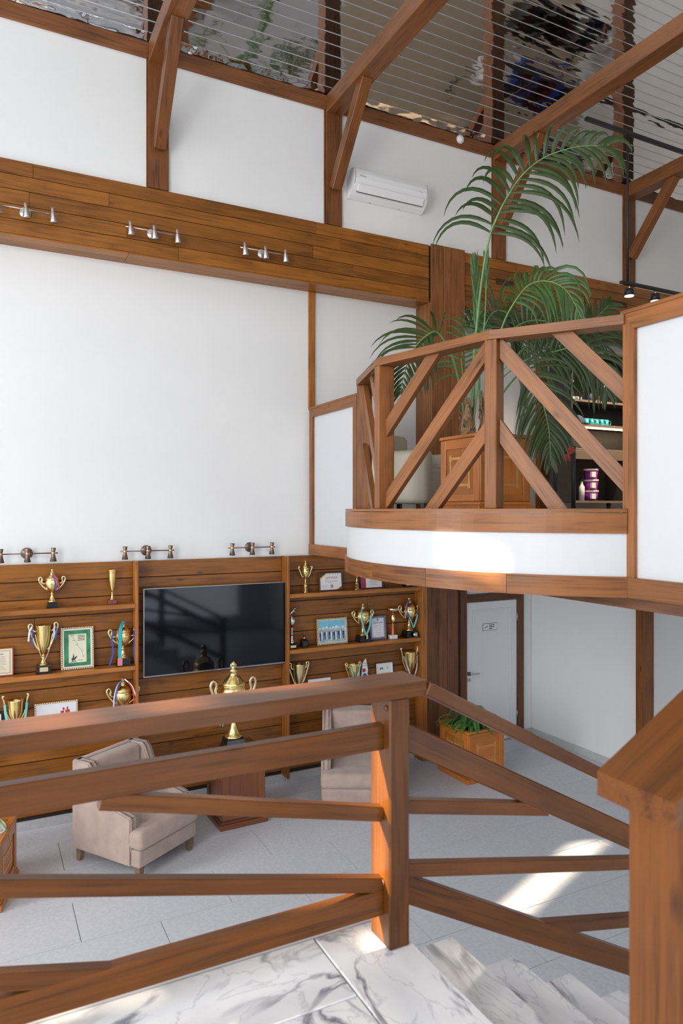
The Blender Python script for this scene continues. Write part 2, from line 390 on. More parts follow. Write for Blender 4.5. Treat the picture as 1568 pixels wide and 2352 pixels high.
D = 7.94      # plane of the tall white wall
U = 7.65      # plane of the upper wall and of the plank band
CZ = 8.28     # mirror ceiling
FZ = 3.28     # upper floor

# ================================================================== SETTING
# ---- floor and tiles
fl = struct('floor')
blk('floor_bed', fl, (-5.7, -3.4, -0.12), (7.6, 8.2, -0.012), 'grout', 0)
k = 0
for row in range(-15, 5):
    y0 = 5.685 + 0.6*row; y1 = y0+0.6
    ox = 0.69 if row % 2 == 0 else 0.09
    for col in range(-6, 8):
        x0 = ox + 1.2*col - 0.0; x1 = x0+1.2
        a, b = max(x0, -5.5), min(x1, 7.22); c, d = y0, min(y1, 7.93)
        if b-a < 0.02 or d-c < 0.02 or y0 < -3.3: continue
        blk('floor_tile', fl, (a+.0025, c+.0025, -0.012), (b-.0025, d-.0025, 0.0), 'tile', 0.001)
# ---- walls
def wall(name, boxes_, mat='white'):
    s = struct(name)
    for i, (p0, p1) in enumerate(boxes_): blk('wall_section', s, p0, p1, mat, 0)
    return s
wb = wall('wall_back', [((-5.7, D, 0), (5.24, D+.25, 6.03)), ((5.24, D, 0), (7.45, D+.25, 2.80))])
wall('wall_back_upper', [((-5.7, U, 6.0), (13.2, U+.5, CZ))])
wall('wall_recess', [((5.0, 8.30, 2.8), (13.2, 8.5, 6.2))])
wall('wall_side', [((7.2, 6.02, 0), (7.5, D+.1, 2.80)), ((7.34, -3.3, 0), (7.5, 6.02, 2.80))])
wall('wall_right', [((13.0, -3.3, 2.7), (13.2, 8.4, CZ+2.5))])
# left wall with window openings and narrow unseen slits added to shape the sun patches
def wall_with_holes(name, axis, pos, th, a0, a1, z0, z1, holes, mat='white'):
    """holes: (a0,a1,z0,z1); axis 'x' means the wall lies at x=pos and a is y"""
    s = struct(name); As = sorted({a0, a1, *[h[0] for h in holes], *[h[1] for h in holes]})
    for i in range(len(As)-1):
        p, q = As[i], As[i+1]; zs = [(h[2], h[3]) for h in holes if h[0] <= p+1e-6 and h[1] >= q-1e-6]; zs.sort(); z = z0
        for (u, v) in zs+[(z1, z1)]:
            if u-z > 1e-4:
                if axis == 'x': blk('wall_section', s, (pos-th, p, z), (pos, q, u), mat, 0)
                else: blk('wall_section', s, (p, pos-th, z), (q, pos, u), mat, 0)
            z = max(z, v)
    return s
slits = [(5.85, 6.22, 7.12, 7.34), (3.54, 3.80, 5.45, 5.60), (3.68, 3.86, 5.65, 5.77),
         (3.60, 3.66, 4.71, 4.80), (3.77, 3.87, 4.55, 4.62), (3.78, 3.87, 4.68, 4.72), (3.87, 4.0, 5.12, 6.0)]
for i in range(16):
    y_, z_ = 6.78+.065*i, 4.60+.05*i; slits.append((y_, y_+.065, z_, z_+.15))  # stepped row of slits added to cast the sun streak on the floor
big = [(-2.45, 1.55, 1.1, 7.7), (4.5, 6.6, 1.0, 6.6)]
wall_with_holes('wall_left', 'x', -5.5, 0.05, -3.3, 8.2, 0, CZ+2.5, slits+big)
rear = [(-2.5, 4.5, 5.6, 7.6), (0.85, 6.35, 0.4, 2.4)]
wall_with_holes('wall_rear', 'y', -3.2, 0.05, -5.6, 13.0, 0, CZ+2.5, rear)
wn = 0
for (a0, a1, z0, z1) in big:
    wn += 1; s = struct('window_%d' % wn)
    blk('window_blind', s, (-5.545, a0, z0), (-5.53, a1, z1), 'glass', 0)  # added behind the area lamp so no sun enters the opening
    for q in (a0+.03, (a0+a1)/2, a1-.03): blk('mullion', s, (-5.52, q-.03, z0), (-5.47, q+.03, z1), 'timber')
    for q in (z0+.03, z1-.03): blk('window_rail', s, (-5.52, a0, q-.03), (-5.47, a1, q+.03), 'timber')
for (a0, a1, z0, z1) in rear:
    wn += 1; s = struct('window_%d' % wn)
    blk('window_blind', s, (a0, -3.245, z0), (a1, -3.23, z1), 'glass', 0)
    for q in (a0+.03, (a0+a1)/2, a1-.03): blk('mullion', s, (q-.03, -3.22, z0), (q+.03, -3.17, z1), 'timber')
# ---- mirror ceiling: polished strips on the 45 degree roof slope above the plank wall, flat deck beyond
ce = struct('ceiling')
YT, ZT_ = 5.2, CZ+(U-5.2)
blk('ceiling_deck', ce, (-5.7, -3.4, ZT_), (13.2, YT+.02, ZT_+.12), 'white', 0)
bar('slope_deck', ce, (-5.6, (U+YT)/2+.05, (CZ+ZT_)/2+.05), (13.1, (U+YT)/2+.05, (CZ+ZT_)/2+.05), 3.6, .05, 'backing', (0, 1, 1), 0)
q = .11; PITCH = .107
while q < 3.4:
    c = .7071; ym, zm = U-(q+PITCH/2)*c, CZ+(q+PITCH/2)*c
    bar('ceiling_strip', ce, (-5.5, ym, zm), (13.0, ym, zm), .0985, .010, 'mirror', (0, 1, 1), .002)
    yj, zj = U-q*c, CZ+q*c
    bar('joint_strip', ce, (-5.5, yj+.004, zj+.004), (13.0, yj+.004, zj+.004), .010, .004, 'metaltrim', (0, 1, 1), 0)
    q += PITCH
bm = bmesh.new(); rr = random.Random(4); nx = 260; prev = None
for i in range(nx+1):
    xx = -1.0+12.0*i/nx; row = []
    for j in range(5):
        e_ = .11*j/4*.7071; k_ = .010*rr.random(); row.append(bm.verts.new((xx, U-e_+k_, CZ+e_+k_)))
    if prev:
        for j in range(4): bm.faces.new((prev[j], prev[j+1], row[j+1], row[j]))
    prev = row
bmesh.ops.recalc_face_normals(bm, faces=bm.faces)
M['foil'] = plain('crumpled_foil', (0.80, 0.79, 0.78), 0.06, 1.0)
mobj('foil_strip', bm_mesh(bm), 'foil', ce, smooth=True)
# ---- top plate along the wall, per bay between the posts
PX = [(1.598, 1.815), (3.703, 3.918), (6.249, 6.462), (8.785, 9.015)]
tp = struct('trim_1')
ed = [-5.5] + [v for p in PX for v in p] + [13.0]
for i in range(0, len(ed), 2): blk('top_plate', tp, (ed[i], U-.035, 8.115), (ed[i+1], U+.02, CZ-.002), 'timber')
# ---- horizontal plank band with soffit
bd = struct('trim_2')
blk('band_backing', bd, (-5.5, U-.012, 6.03), (13.0, U+.02, 6.73), 'backing', 0)
random.seed(3)
for r in range(5):
    z0 = 6.01 + r*0.1455
    x = -5.5 - random.random()*2
    while x < 13.0:
        ln = random.choice([3.1, 3.7, 4.2, 2.7]); a, b = max(x, -5.5), min(x+ln, 13.0)
        if b > 5.2 and a < 5.74:
            if a < 5.19: blk('plank', bd, (a, U-.03, z0), (5.19, U-.008, z0+.1405), 'band', 0.003)
            if b > 5.75: blk('plank', bd, (5.75, U-.03, z0), (b, U-.008, z0+.1405), 'band', 0.003)
        elif b-a > .05: blk('plank', bd, (a+.001, U-.03, z0), (b-.001, U-.008, z0+.1405), 'band', 0.003)
        x += ln
for (a, b) in ((-5.5, -2.2), (-2.2, 1.4), (1.4, 5.19)):
    for j in range(2): blk('soffit_plank', bd, (a+.001, U-.03+j*.165, 5.992), (b-.001, U-.03+(j+1)*.165-.002, 6.008), 'band', 0.003)
for (a, b) in ((5.75, 9.4), (9.4, 13.0)):
    for j in range(4): blk('soffit_plank', bd, (a+.001, U-.03+j*.17, 5.992), (b-.001, U-.03+(j+1)*.17-.002, 6.008), 'darkwood', 0.003)
for x0 in (6.287, 8.518):
    v = thing('wall_vent', 'dark slotted vent grille in the plank band, %s' % ('left of the hanging palm tip' if x0 < 7 else 'nearer to the hanging track lights'), 'vent', (x0, U-.03, 6.40))
    blk('vent_backing', v, (x0, U-.034, 6.385), (x0+.31, U-.028, 6.47), 'backing', 0)
    for j in range(4): blk('louvre', v, (x0, U-.045, 6.39+j*.023), (x0+.31, U-.03, 6.40+j*.023), 'darkwood', 0.002)
# ---- thin vertical trim on the tall wall
t3 = struct('trim_3'); blk('batten', t3, (3.61, D-.03, 4.55), (3.695, D, 5.99), 'shelf')
# ---- grey skirting
bb = struct('baseboard_back')
for (a, b) in ((-5.5, -3), (-3, -.3), (-.3, .9), (.9, 2.1), (2.1, 3.3), (3.3, 4.5), (4.5, 5.2), (7.03, 7.2)): blk('skirting_tile', bb, (a+.001, D-.028 if b < 7 else D-.012, 0), (b-.001, D-.001, .095), 'tile_base', .002)
bs = struct('baseboard_side')
for (a, b) in ((6.02, 6.7), (6.7, 7.3), (7.3, 7.93)): blk('skirting_tile', bs, (7.187, a+.001, 0), (7.2, b-.001, .10), 'tile_base', .002)
# ---- plank-clad pillar: upper part on the balcony, lower part beside the shelf unit
pl = struct('trim_4')
for (a, b) in ((5.2, 5.395), (5.395, 5.52), (5.52, 5.745)): blk('pillar_board', pl, (a+.001, 7.585, FZ), (b-.007, 7.605, 6.745), 'parapet', .003)
for (a, b) in ((7.606, 7.76), (7.76, 7.94)): blk('pillar_board', pl, (5.195, a+.001, FZ), (5.215, b-.001, 5.99), 'parapet', .002)
blk('pillar_core', pl, (5.215, 7.605, FZ), (5.74, 8.3, 6.73), 'backing', 0)
pl2 = struct('trim_5')
for (a, b) in ((5.235, 5.42), (5.42, 5.56), (5.56, 5.735)): blk('pillar_board', pl2, (a+.001, 7.725, 0.0), (b-.004, 7.745, 2.75), 'darkwood', .002)
blk('pillar_core', pl2, (5.236, 7.746, 0), (5.73, 7.94, 2.75), 'backing', 0)
# ---- ground-floor white door with sign
d1 = struct('door_1')
blk('door_leaf', d1, (6.0, D-.035, .01), (6.905, D+.0, 2.0), 'door', .003)
pan = blk('door_panel', d1, (6.14, D-.040, .25), (6.77, D-.030, 1.87), 'door', .004)
for p0, p1 in (((6.115, D-.043, .225), (6.14, D-.03, 1.895)), ((6.77, D-.043, .225), (6.795, D-.03, 1.895)), ((6.14, D-.043, 1.87), (6.77, D-.03, 1.895)), ((6.14, D-.043, .225), (6.77, D-.03, .25))): blk('panel_moulding', d1, p0, p1, 'door', .004)
blk('door_post', d1, (5.885, D-.06, 0), (6.0, D, 2.76), 'darkwood'); blk('door_post', d1, (6.91, D-.06, 0), (7.02, D, 2.76), 'darkwood')
blk('door_head', d1, (6.0, D-.055, 2.005), (6.91, D, 2.115), 'darkwood')
for z in (.3, 1.7): tube('hinge', d1, [(6.907, D-.045, z), (6.907, D-.045, z+.1)], .008, 'steel')
h = blk('handle_plate', d1, (6.02, D-.047, .985), (6.075, D-.035, 1.04), 'bronze')
tube('handle', d1, [(6.047, D-.04, 1.012), (6.047, D-.085, 1.012), (6.06, D-.09, 1.012), (6.185, D-.09, 1.012)], .009, 'steel')
blk('lock_plate', d1, (6.02, D-.045, .90), (6.075, D-.035, .955), 'steel'); blk('keyhole', d1, (6.043, D-.047, .912), (6.053, D-.044, .943), 'black', 0)
sg = thing('door_sign', 'small white rectangular sign with dark border on the white door', 'sign', (6.41, D-.045, 1.59))
blk('sign_plate', sg, (6.285, D-.046, 1.592), (6.54, D-.041, 1.692), 'navy', .001); blk('sign_face', sg, (6.290, D-.0475, 1.597), (6.535, D-.0455, 1.687), 'paper', .0005)
lines = []
for zz, ws in ((1.666, (.022, .03, .034)), (1.642, (.05, .04)), (1.617, (.03, .022))):
    x = 6.392
    for wv in ws: lines.append(((x, D-.0485, zz-.006), (x+wv, D-.047, zz+.006))); x += wv+.005
boxes('sign_lettering', sg, lines, 'ink')
boxes('sign_divider', sg, [((6.372, D-.0485, 1.605), (6.374, D-.047, 1.68))], 'greyink')
bm = bmesh.new()
pts = [(6.315, 1.626), (6.332, 1.648), (6.350, 1.652), (6.365, 1.662), (6.362, 1.648), (6.345, 1.640), (6.330, 1.634), (6.320, 1.622)]
f0 = [bm.verts.new((x, D-.0488, z)) for x, z in pts]; f1 = [bm.verts.new((x, D-.047, z)) for x, z in pts]
bm.faces.new(f0); bm.faces.new(f1[::-1])
for i in range(len(pts)): j = (i+1) % len(pts); bm.faces.new((f0[i], f0[j], f1[j], f1[i]))
mobj('sign_icon', bm_mesh(bm), 'ink', sg)
# ---- satin white door, its shade painted in as grey, beyond the post, right of the side wall
d2 = struct('door_2')
blk('door_post', d2, (7.13, 5.90, 0), (7.33, 6.02, 2.76), 'timber')
blk('door_leaf', d2, (7.30, 4.3, .01), (7.338, 5.90, 2.74), 'greydoor', .004)
tube('handle', d2, [(7.30, 5.47, 1.0), (7.255, 5.47, 1.0), (7.255, 5.47, 1.12), (7.30, 5.47, 1.12)], .008, 'steel')
# ---- upper recess door with small black plate
d3 = struct('door_3')
blk('door_leaf', d3, (5.9, 8.26, FZ), (6.75, 8.30, 5.35), 'door', .003)
blk('door_panel', d3, (6.02, 8.252, FZ+.3), (6.63, 8.262, 5.2), 'door', .004)
for p0, p1 in (((5.8, 8.24, FZ), (5.9, 8.3, 5.45)), ((6.75, 8.24, FZ), (6.85, 8.3, 5.45)), ((5.8, 8.24, 5.35), (6.85, 8.3, 5.45))): blk('door_frame', d3, p0, p1, 'greydoor')
blk('door_plate', d3, (6.52, 8.24, 4.38), (6.68, 8.252, 4.50), 'black')
t6 = struct('trim_6'); blk('jamb_board', t6, (7.62, 8.2, FZ), (7.78, 8.3, 5.6), 'band')
# ---- upper floor slab and its bay (arc)
AC_, AR = Vector((4.87, 4.80)), 2.06
uf = struct('floor_upper')
blk('slab', uf, (3.66, 1.25, 2.76), (13.0, 8.3, FZ-.012), 'white_panel', 0); blk('slab', uf, (4.40, -3.2, 2.76), (13.0, 1.25, FZ-.012), 'white_panel', 0)
M['beigefloor'] = plain('beige_floor', (0.50, 0.41, 0.31), 0.45, noise=0.05, nscale=5)
blk('floor_finish', uf, (3.66, 1.25, FZ-.012), (6.5, 8.3, FZ), 'tile', 0); blk('floor_finish', uf, (6.5, -3.2, FZ-.012), (13.0, 8.3, FZ), 'beigefloor', 0); blk('floor_finish', uf, (4.40, -3.2, FZ-.012), (6.5, 1.25, FZ), 'tile', 0)
half = math.asin(1.675/2.09)
def arc_pts(R, n=40, a0=-1.0, a1=1.0): return [(AC_.x-R*math.cos(half*(a0+(a1-a0)*i/n)), AC_.y+R*math.sin(half*(a0+(a1-a0)*i/n))) for i in range(n+1)]
def arc_band(name, parent, R0, R1, z0, z1, mat, n=40, a0=-1.0, a1=1.0):
    bm = bmesh.new(); uvl = bm.loops.layers.uv.new('UVMap'); vs = []
    A = arc_pts(R1, n, a0, a1); B = arc_pts(R0, n, a0, a1)
    for i in range(n+1): vs.append([bm.verts.new((*A[i], z0)), bm.verts.new((*A[i], z1)), bm.verts.new((*B[i], z1)), bm.verts.new((*B[i], z0))])
    L = R1*2*half*(a1-a0)/2
    for i in range(n):
        for k in range(4):
            f = bm.faces.new((vs[i][k], vs[i+1][k], vs[i+1][(k+1) % 4], vs[i][(k+1) % 4]))
            for lp in f.loops:
                j = i if lp.vert in vs[i] else i+1
                lp[uvl].uv = (L*j/n + a0*L, lp.vert.co.z + (0 if k == 0 else 0.3*k))
    bm.faces.new(vs[0][::-1]); bm.faces.new(vs[-1]); bmesh.ops.recalc_face_normals(bm, faces=bm.faces)
    return mobj(name, bm_mesh(bm, name), mat, parent)
bm = bmesh.new(); A = arc_pts(AR, 40); top = [bm.verts.new((x, y, FZ-.01)) for x, y in A]; bot = [bm.verts.new((x, y, 2.765)) for x, y in A]
bm.faces.new(top); bm.faces.new(bot[::-1])
for i in range(len(A)): j = (i+1) % len(A); bm.faces.new((top[i], bot[i], bot[j], top[j]))
bmesh.ops.recalc_face_normals(bm, faces=bm.faces); mobj('bay_slab', bm_mesh(bm), 'white_panel', uf)
bal = thing('curved_balcony', 'curved white balcony front with brown wooden bands above and below', 'balcony', (2.8, 4.8, 2.75))
arc_band('sill_board', bal, 1.78, 2.105, 3.283, 3.305, 'parapet_uv')
arc_band('upper_band', bal, 2.06, 2.105, 3.148, 3.279, 'parapet_uv')
arc_band('white_fascia', bal, 2.06, 2.09, 2.87, 3.15, 'white_panel')
for (q0, q1) in ((-1, -.62), (-.62, -.3), (-.3, .02), (.02, .34), (.34, .66), (.66, 1)):
    arc_band('lower_band', bal, 2.06, 2.11, 2.745, 2.876, 'parapet_uv', 10, q0+.0008, q1-.0008)
def parapet(label, y0, y1, end0):
    """flat parapet panel in the plane x=3.62 from y0 to y1"""
    p = thing('parapet_panel', label, 'parapet', (3.64, (y0+y1)/2, 2.75))
    X = 3.62
    blk('panel_board', p, (X+.03, y0+.04, 2.86), (X+.10, y1-.04, 4.50), 'white_panel', .002)
    prism('frame_board', p, [(X, y0, 4.53), (X, y1, 4.53), (X, y1-.085, 4.43), (X, y0+.085, 4.43)], (.035, 0, 0), 'parapet')
    prism('frame_board', p, [(X, y1, 2.87), (X, y1, 4.53), (X, y1-.085, 4.43), (X, y1-.085, 2.87)], (.035, 0, 0), 'parapet')
    prism('frame_board', p, [(X, y0, 4.53), (X, y0, 2.87), (X, y0+.085, 2.87), (X, y0+.085, 4.43)], (.035, 0, 0), 'parapet')
    blk('bottom_board', p, (X-.012, y0, 2.745), (X+.03, y1, 2.872), 'parapet')
    blk('cap_board', p, (X-.006, y0-.02, 4.53), (X+.13, y1+.02, 4.557), 'parapet', .004)
    blk('end_board', p, (X+.036, y0-.02, 3.29), (X+.12, y0, 4.53), 'parapet'); blk('end_board', p, (X+.036, y1, 3.29), (X+.12, y1+.02, 4.53), 'parapet')
    return p
parapet('white parapet panel with mitred wood frame beside the tall white wall', 6.70, 7.92, 0)
parapet('large white parapet panel with pale wood frame at the right edge', 1.30, 3.155, 1)
t7 = struct('trim_7'); blk('under_beam', t7, (3.72, 1.3, 2.66), (3.85, 7.6, 2.745), 'darkwood')

# ================================================================== ROOF TIMBER FRAMES
fl_lab = ['leftmost', 'second', 'third', 'rightmost']
near = ['between the two big white upper panels at far left', 'just left of the air conditioner', 'behind the top of the palm', 'behind the black hanging cable']
for i, (a, b) in enumerate(PX):
    f = thing('timber_frame', 'brown post, brace and rafter %s' % near[i], 'timber frame', ((a+b)/2, U, 6.74), group='timber frames along the upper wall')
    blk('post', f, (a, U-.04, 6.737), (b, U+.01, 8.113), 'timber', .004)
    blk('post_lip', f, (a-.016, U-.02, 6.737), (a-.001, U+.01, 8.113), 'timber', .002)
    blk('rafter', f, (a, -3.15, 8.075), (b, U-.036, CZ-.003), 'timber', .006)
    xm = (a+b)/2
    bar('brace', f, (xm, U-.06, 7.17), (xm, 6.83, 8.11), .125, .13, 'timber', (0, 1, 1), .006)

# ================================================================== STAIRS
LZ = 1.72; RISE = .172; GO = .325; NX = 1.405; YE = 2.37
st = thing('marble_staircase', 'white veined marble stair landing and steps in the foreground', 'staircase', (1.4, 1.8, 0))
blk('landing_core', st, (-2.2, -1.0, LZ-.25), (NX-.03, YE-.02, LZ-.03), 'grout', 0)
for p0, p1 in (((1.097, .35, LZ-.03), (NX, YE-.016, LZ)), ((.0, 2.017, LZ-.03), (1.093, YE-.016, LZ)), ((-1.2, 2.017, LZ-.03), (-.004, YE-.016, LZ)), ((-2.2, 2.017, LZ-.03), (-1.204, YE-.016, LZ)),
               ((.55, 1.2, LZ-.03), (1.093, 2.013, LZ)), ((-.6, 1.2, LZ-.03), (.546, 2.013, LZ)), ((-2.2, 1.2, LZ-.03), (-.604, 2.013, LZ)), ((-2.2, -1.0, LZ-.03), (-.3, 1.196, LZ)), ((-.296, -1.0, LZ-.03), (1.093, 1.196, LZ)), ((1.097, -1.0, LZ-.03), (NX, .346, LZ))):
    blk('marble_slab', st, p0, p1, 'marble', .004)
blk('edge_trim', st, (-2.2, YE-.015, LZ-.25), (NX-.02, YE, LZ+.002), 'metaltrim', .001)
for i in range(1, 10):
    z = LZ-RISE*i; x0 = NX+GO*(i-1); x1 = x0+GO
    bmx = blk('tread', st, (x0-.028, 1.16, z-.03), (x1, YE, z), 'marble', .012)
    blk('riser', st, (x0-.03, 1.16, z), (x0-.012, YE-.01, z+RISE-.03), 'marble', .001)
    blk('step_core', st, (x0-.011, 1.17, max(0, z-.32)), (x1-.03, YE-.03, z-.03), 'white', 0)
blk('riser', st, (NX+GO*9-.03, 1.16, 0), (NX+GO*9-.012, YE-.01, LZ-RISE*9-.03), 'marble', .001)
for i in range(0, 9):
    z = LZ+RISE*(i+1); x0 = NX+GO*i
    blk('tread', st, (x0, -.15, z-.03), (x0+GO+.028, .95, z), 'marble', .012)
    blk('riser', st, (x0+.012, -.15, z-RISE), (x0+.03, .94, z-.03), 'marble', .001)

# stair railing (posts, handrails, slanting boards)
def screw(parent, p, r=.011):
    tube('bolt_cover', parent, [p, (p[0]-.006, p[1], p[2])], r, 'darkwood', seg=8)
PXs, PYs = (1.301, 1.386), (2.157, 2.297)
RT = 2.676; RY = 2.222; BT = .046
r1 = thing('landing_railing', 'brown wooden landing railing with a stout post in the foreground', 'railing', (1.34, 2.22, LZ))
blk('post', r1, (PXs[0], PYs[0], LZ), (PXs[1], PYs[1], RT-.055), 'rail', .006)
blk('post', r1, (-1.0, PYs[0], LZ), (-.9, PYs[1], RT-.055), 'rail', .006)
prism('handrail', r1, [(-2.2, 2.148, RT), (1.452, 2.148, RT), (1.452, 2.148, RT-.055), (-2.2, 2.148, RT-.055)], (0, .165, 0), 'rail')
bar('rail_board', r1, (-.9, RY, 2.475), (1.302, RY, 2.475), BT, .09, 'rail')
bar('rail_board', r1, (-.9, RY, 1.875), (1.302, RY, 1.875), BT, .09, 'rail')
sl = -.236
def slant(parent, xa, za, xb, y=RY, s=sl, h=.052):
    return bar('slant_board', parent, (xa, y, za), (xb, y, za+s*(xb-xa)), BT-.004, h, 'rail', (0, 0, 1), .003)
slant(r1, .32, 2.425, 1.302); slant(r1, -.9, 2.455, 1.302); slant(r1, -.9, 2.19, .45)
screw(r1, (1.301, 2.18, 2.585)); screw(r1, (1.301, 2.20, 1.95))
r2 = thing('stair_railing', 'brown wooden railing sloping down along the far side of the marble steps', 'railing', (2.8, 2.22, 0))
s2 = -RISE/GO
def down(name, x0, z0, x1, wd, ht): return bar(name, r2, (x0, RY, z0), (x1, RY, z0+s2*(x1-x0)), wd, ht, 'rail', (0, 0, 1), .004)
down('handrail', 1.455, RT-.030, 4.35, .165, .05); down('rail_board', 1.387, 2.468, 4.25, BT, .095); down('rail_board', 1.387, 1.905, 4.25, BT, .095)
for x0, z0, x1 in ((1.387, 2.205, 2.10), (1.387, 1.97, 3.0), (2.0, 1.585, 3.0)): bar('slant_board', r2, (x0, RY, z0), (x1, RY, z0-.21*(x1-x0)), BT-.004, .052, 'rail', (0, 0, 1), .003)
blk('post', r2, (3.0, PYs[0], .72), (3.09, PYs[1], 1.82), 'rail', .006); blk('post', r2, (4.2, PYs[0], .0), (4.29, PYs[1], 1.18), 'rail', .006)
for x0, z0, x1 in ((3.09, 1.36, 3.6), (3.09, 1.1, 4.2)): bar('slant_board', r2, (x0, RY, z0), (x1, RY, z0-.21*(x1-x0)), BT-.004, .052, 'rail')
r3 = thing('upper_stair_railing', 'blurred wooden newel post with rising handrail at the right edge', 'railing', (1.34, 1.05, LZ))
blk('post', r3, (1.30, .978, LZ), (1.39, 1.12, 2.70), 'rail', .006)
hz = 2.711
prism('handrail', r3, [(1.262, 1.172, hz-.012), (4.2, 1.172, hz-.012+.52*2.938), (4.2, 1.172, hz-.068+.52*2.938), (1.262, 1.172, hz-.068)], (0, -.205, 0), 'rail')
for dz in (.24, .78): bar('rail_board', r3, (1.39, 1.05, hz-dz+.05), (4.2, 1.05, hz-dz+.05+.52*2.81), BT, .095, 'rail')
blk('post', r3, (4.1, .978, FZ), (4.19, 1.12, 4.12), 'rail', .006)

# ================================================================== BALCONY RAILING
br = thing('balcony_railing', 'faceted wooden balcony railing with posts and slanting boards', 'railing', (2.95, 4.9, 3.305))
CX, CY, RP = AC_.x, AC_.y, 1.93
def bp(deg, R=RP): return Vector((CX-R*math.cos(math.radians(deg)), CY+R*math.sin(math.radians(deg)), 0))
angs = [56, 32, 5.2, -28.8]
nodes = [bp(a) for a in angs] + [Vector((3.668, 3.178, 0))]
ZB, ZT = 3.306, 4.53
def upz(v, z): return Vector((v.x, v.y, z))
for a, p in zip(angs, nodes[:4]):
    rad = Vector((math.cos(math.radians(a)), -math.sin(math.radians(a)), 0))
    mw = T(upz(p, 0)) @ RZ(math.atan2(rad.y, rad.x))
    lblk('post', br, mw, (-.07, -.044, ZB), (.07, .044, ZT-.062), 'parapet', .005)
for i in range(4):
    A, B = nodes[i], nodes[i+1]; d = (B-A).normalized(); nrm = Vector((-d.y, d.x, 0))
    if nrm.x > 0: nrm = -nrm
    # mitred handrail piece
    def mit(j):
        p = nodes[j]
        if j in (0, 4): n_ = nrm
        else:
            d0 = (nodes[j]-nodes[j-1]).normalized(); d1 = (nodes[j+1]-nodes[j]).normalized(); n_ = (Vector((-d0.y, d0.x, 0))+Vector((-d1.y, d1.x, 0))).normalized()
            if n_.x > 0: n_ = -n_
        return p, n_
    (pA, nA), (pB, nB) = mit(i), mit(i+1)
    o0, o1 = .075, -.075
    kA, kB = 1/max(.5, nA.dot(nrm)), 1/max(.5, nB.dot(nrm))
    prism('handrail', br, [upz(pA+nA*o0*kA, ZT-.062), upz(pB+nB*o0*kB, ZT-.062), upz(pB+nB*o1*kB, ZT-.062), upz(pA+nA*o1*kA, ZT-.062)], (0, 0, .062), 'parapet')
    if i == 0: continue
    L = (B-A).length
    def brd(t0, z0, t1, z1, h=.10):
        a = upz(A+d*(L*t0), z0); b = upz(A+d*(L*t1), z1)
        # clipped slanting board: polygon in bay plane
        dx = (t1-t0)*L; dz = z1-z0; ln = math.hypot(dx, dz); ex = h/2*ln/abs(dz) if abs(dz) > 1e-4 else 0; ez = h/2*ln/abs(dx)
        lo, hi = ZB, ZT-.062; lt = .045/L; rt = 1.0 if i == 3 else 1-.045/L
        def pt(t, z): return upz(A+d*(L*t), z)
        m = dz/((t1-t0))  # z per unit t
        up = ez; poly = []
        # edges: upper line z=z0+m(t-t0)+ez, lower line z=...-ez ; clip to t in [lt,rt], z in [lo,hi]
        cand = [(t0-5, z0-5*m+ez), (t1+5, z1+5*m+ez), (t1+5, z1+5*m-ez), (t0-5, z0-5*m-ez)]
        def clip(P, f):
            out = []
            for q in range(len(P)):
                p, r = P[q], P[(q+1) % len(P)]; fp, fr = f(p), f(r)
                if fp >= 0: out.append(p)
                if fp*fr < 0: s = fp/(fp-fr); out.append((p[0]+(r[0]-p[0])*s, p[1]+(r[1]-p[1])*s))
            return out
        for f in (lambda p: p[0]-lt, lambda p: rt-p[0], lambda p: p[1]-lo, lambda p: hi-p[1]): cand = clip(cand, f)
        if len(cand) < 3: return
        # start polygon at the longest edge for grain
        e = max(range(len(cand)), key=lambda q: math.hypot((cand[(q+1) % len(cand)][0]-cand[q][0])*L, cand[(q+1) % len(cand)][1]-cand[q][1]))
        cand = cand[e:]+cand[:e]
        prism('slant_board', br, [pt(*c)+nrm*.024 for c in cand], nrm*-.048, 'parapet')
    H = ZT-.062-ZB
    if i == 1:   # P1-P2
        brd(.0, ZT-.06, 1.0, ZB+.02); brd(.0, ZB+.60, .55, ZB-.02, .09); brd(.48, ZT-.05, 1.0, ZB+.62, .09)
    elif i == 2:  # P2-P3
        brd(.0, ZB+.02, 1.0, ZT-.06); brd(.0, ZB+.61, .50, ZT-.06); brd(.47, ZB-.02, 1.0, ZB+.60)
    else:        # P3-frame
        brd(.0, ZT-.06, 1.0, ZB+.17); brd(.0, ZB+.60, .55, ZB-.05); brd(.5, ZT-.02, 1.0, ZB+.74)
for p in ((.0),): pass
def bolt(x, y, z, n): tube('bolt_cover', br, [(x, y, z), (x+n[0]*.006, y+n[1]*.006, z)], .011, 'darkwood', seg=8)
q = nodes[1]; bolt(q.x-.03, q.y-.06, ZT-.12, (-.4, -.9))

# ================================================================== SHELF UNITS AND TV PANEL
ZS = [(2.24, 2.288), (1.575, 1.623), (.91, .958)]
YB = D-.03
def unit(name, label, x0, x1, right_end, shelves=True, mat='panel'):
    u = thing(name, label, 'shelving' if shelves else 'wall panel', ((x0+x1)/2, D-.1, .1))
    blk('backing', u, (x0, YB+.014, .1), (x1, D-.001, 2.73), 'backing', 0)
    z = 2.735; row = 0
    while z > .15:
        zb = max(z-.1855, .098)
        if row in (3, 9) and x1-x0 > 1.6:
            xm = x0+(x1-x0)*(.62 if row == 3 else .4)
            blk('plank', u, (x0, YB-.006, zb+.006), (xm-.001, YB+.013, z-.001), mat, .004); blk('plank', u, (xm+.001, YB-.006, zb+.006), (x1, YB+.013, z-.001), mat, .004)
        else: blk('plank', u, (x0, YB-.006, zb+.006), (x1, YB+.013, z-.001), mat, .004)
        z = zb; row += 1
    if shelves:
        for a, b in ZS: blk('shelf', u, (x0+.001, 7.735, a), (x1-.001, YB-.007, b), 'shelf', .004)
    return u
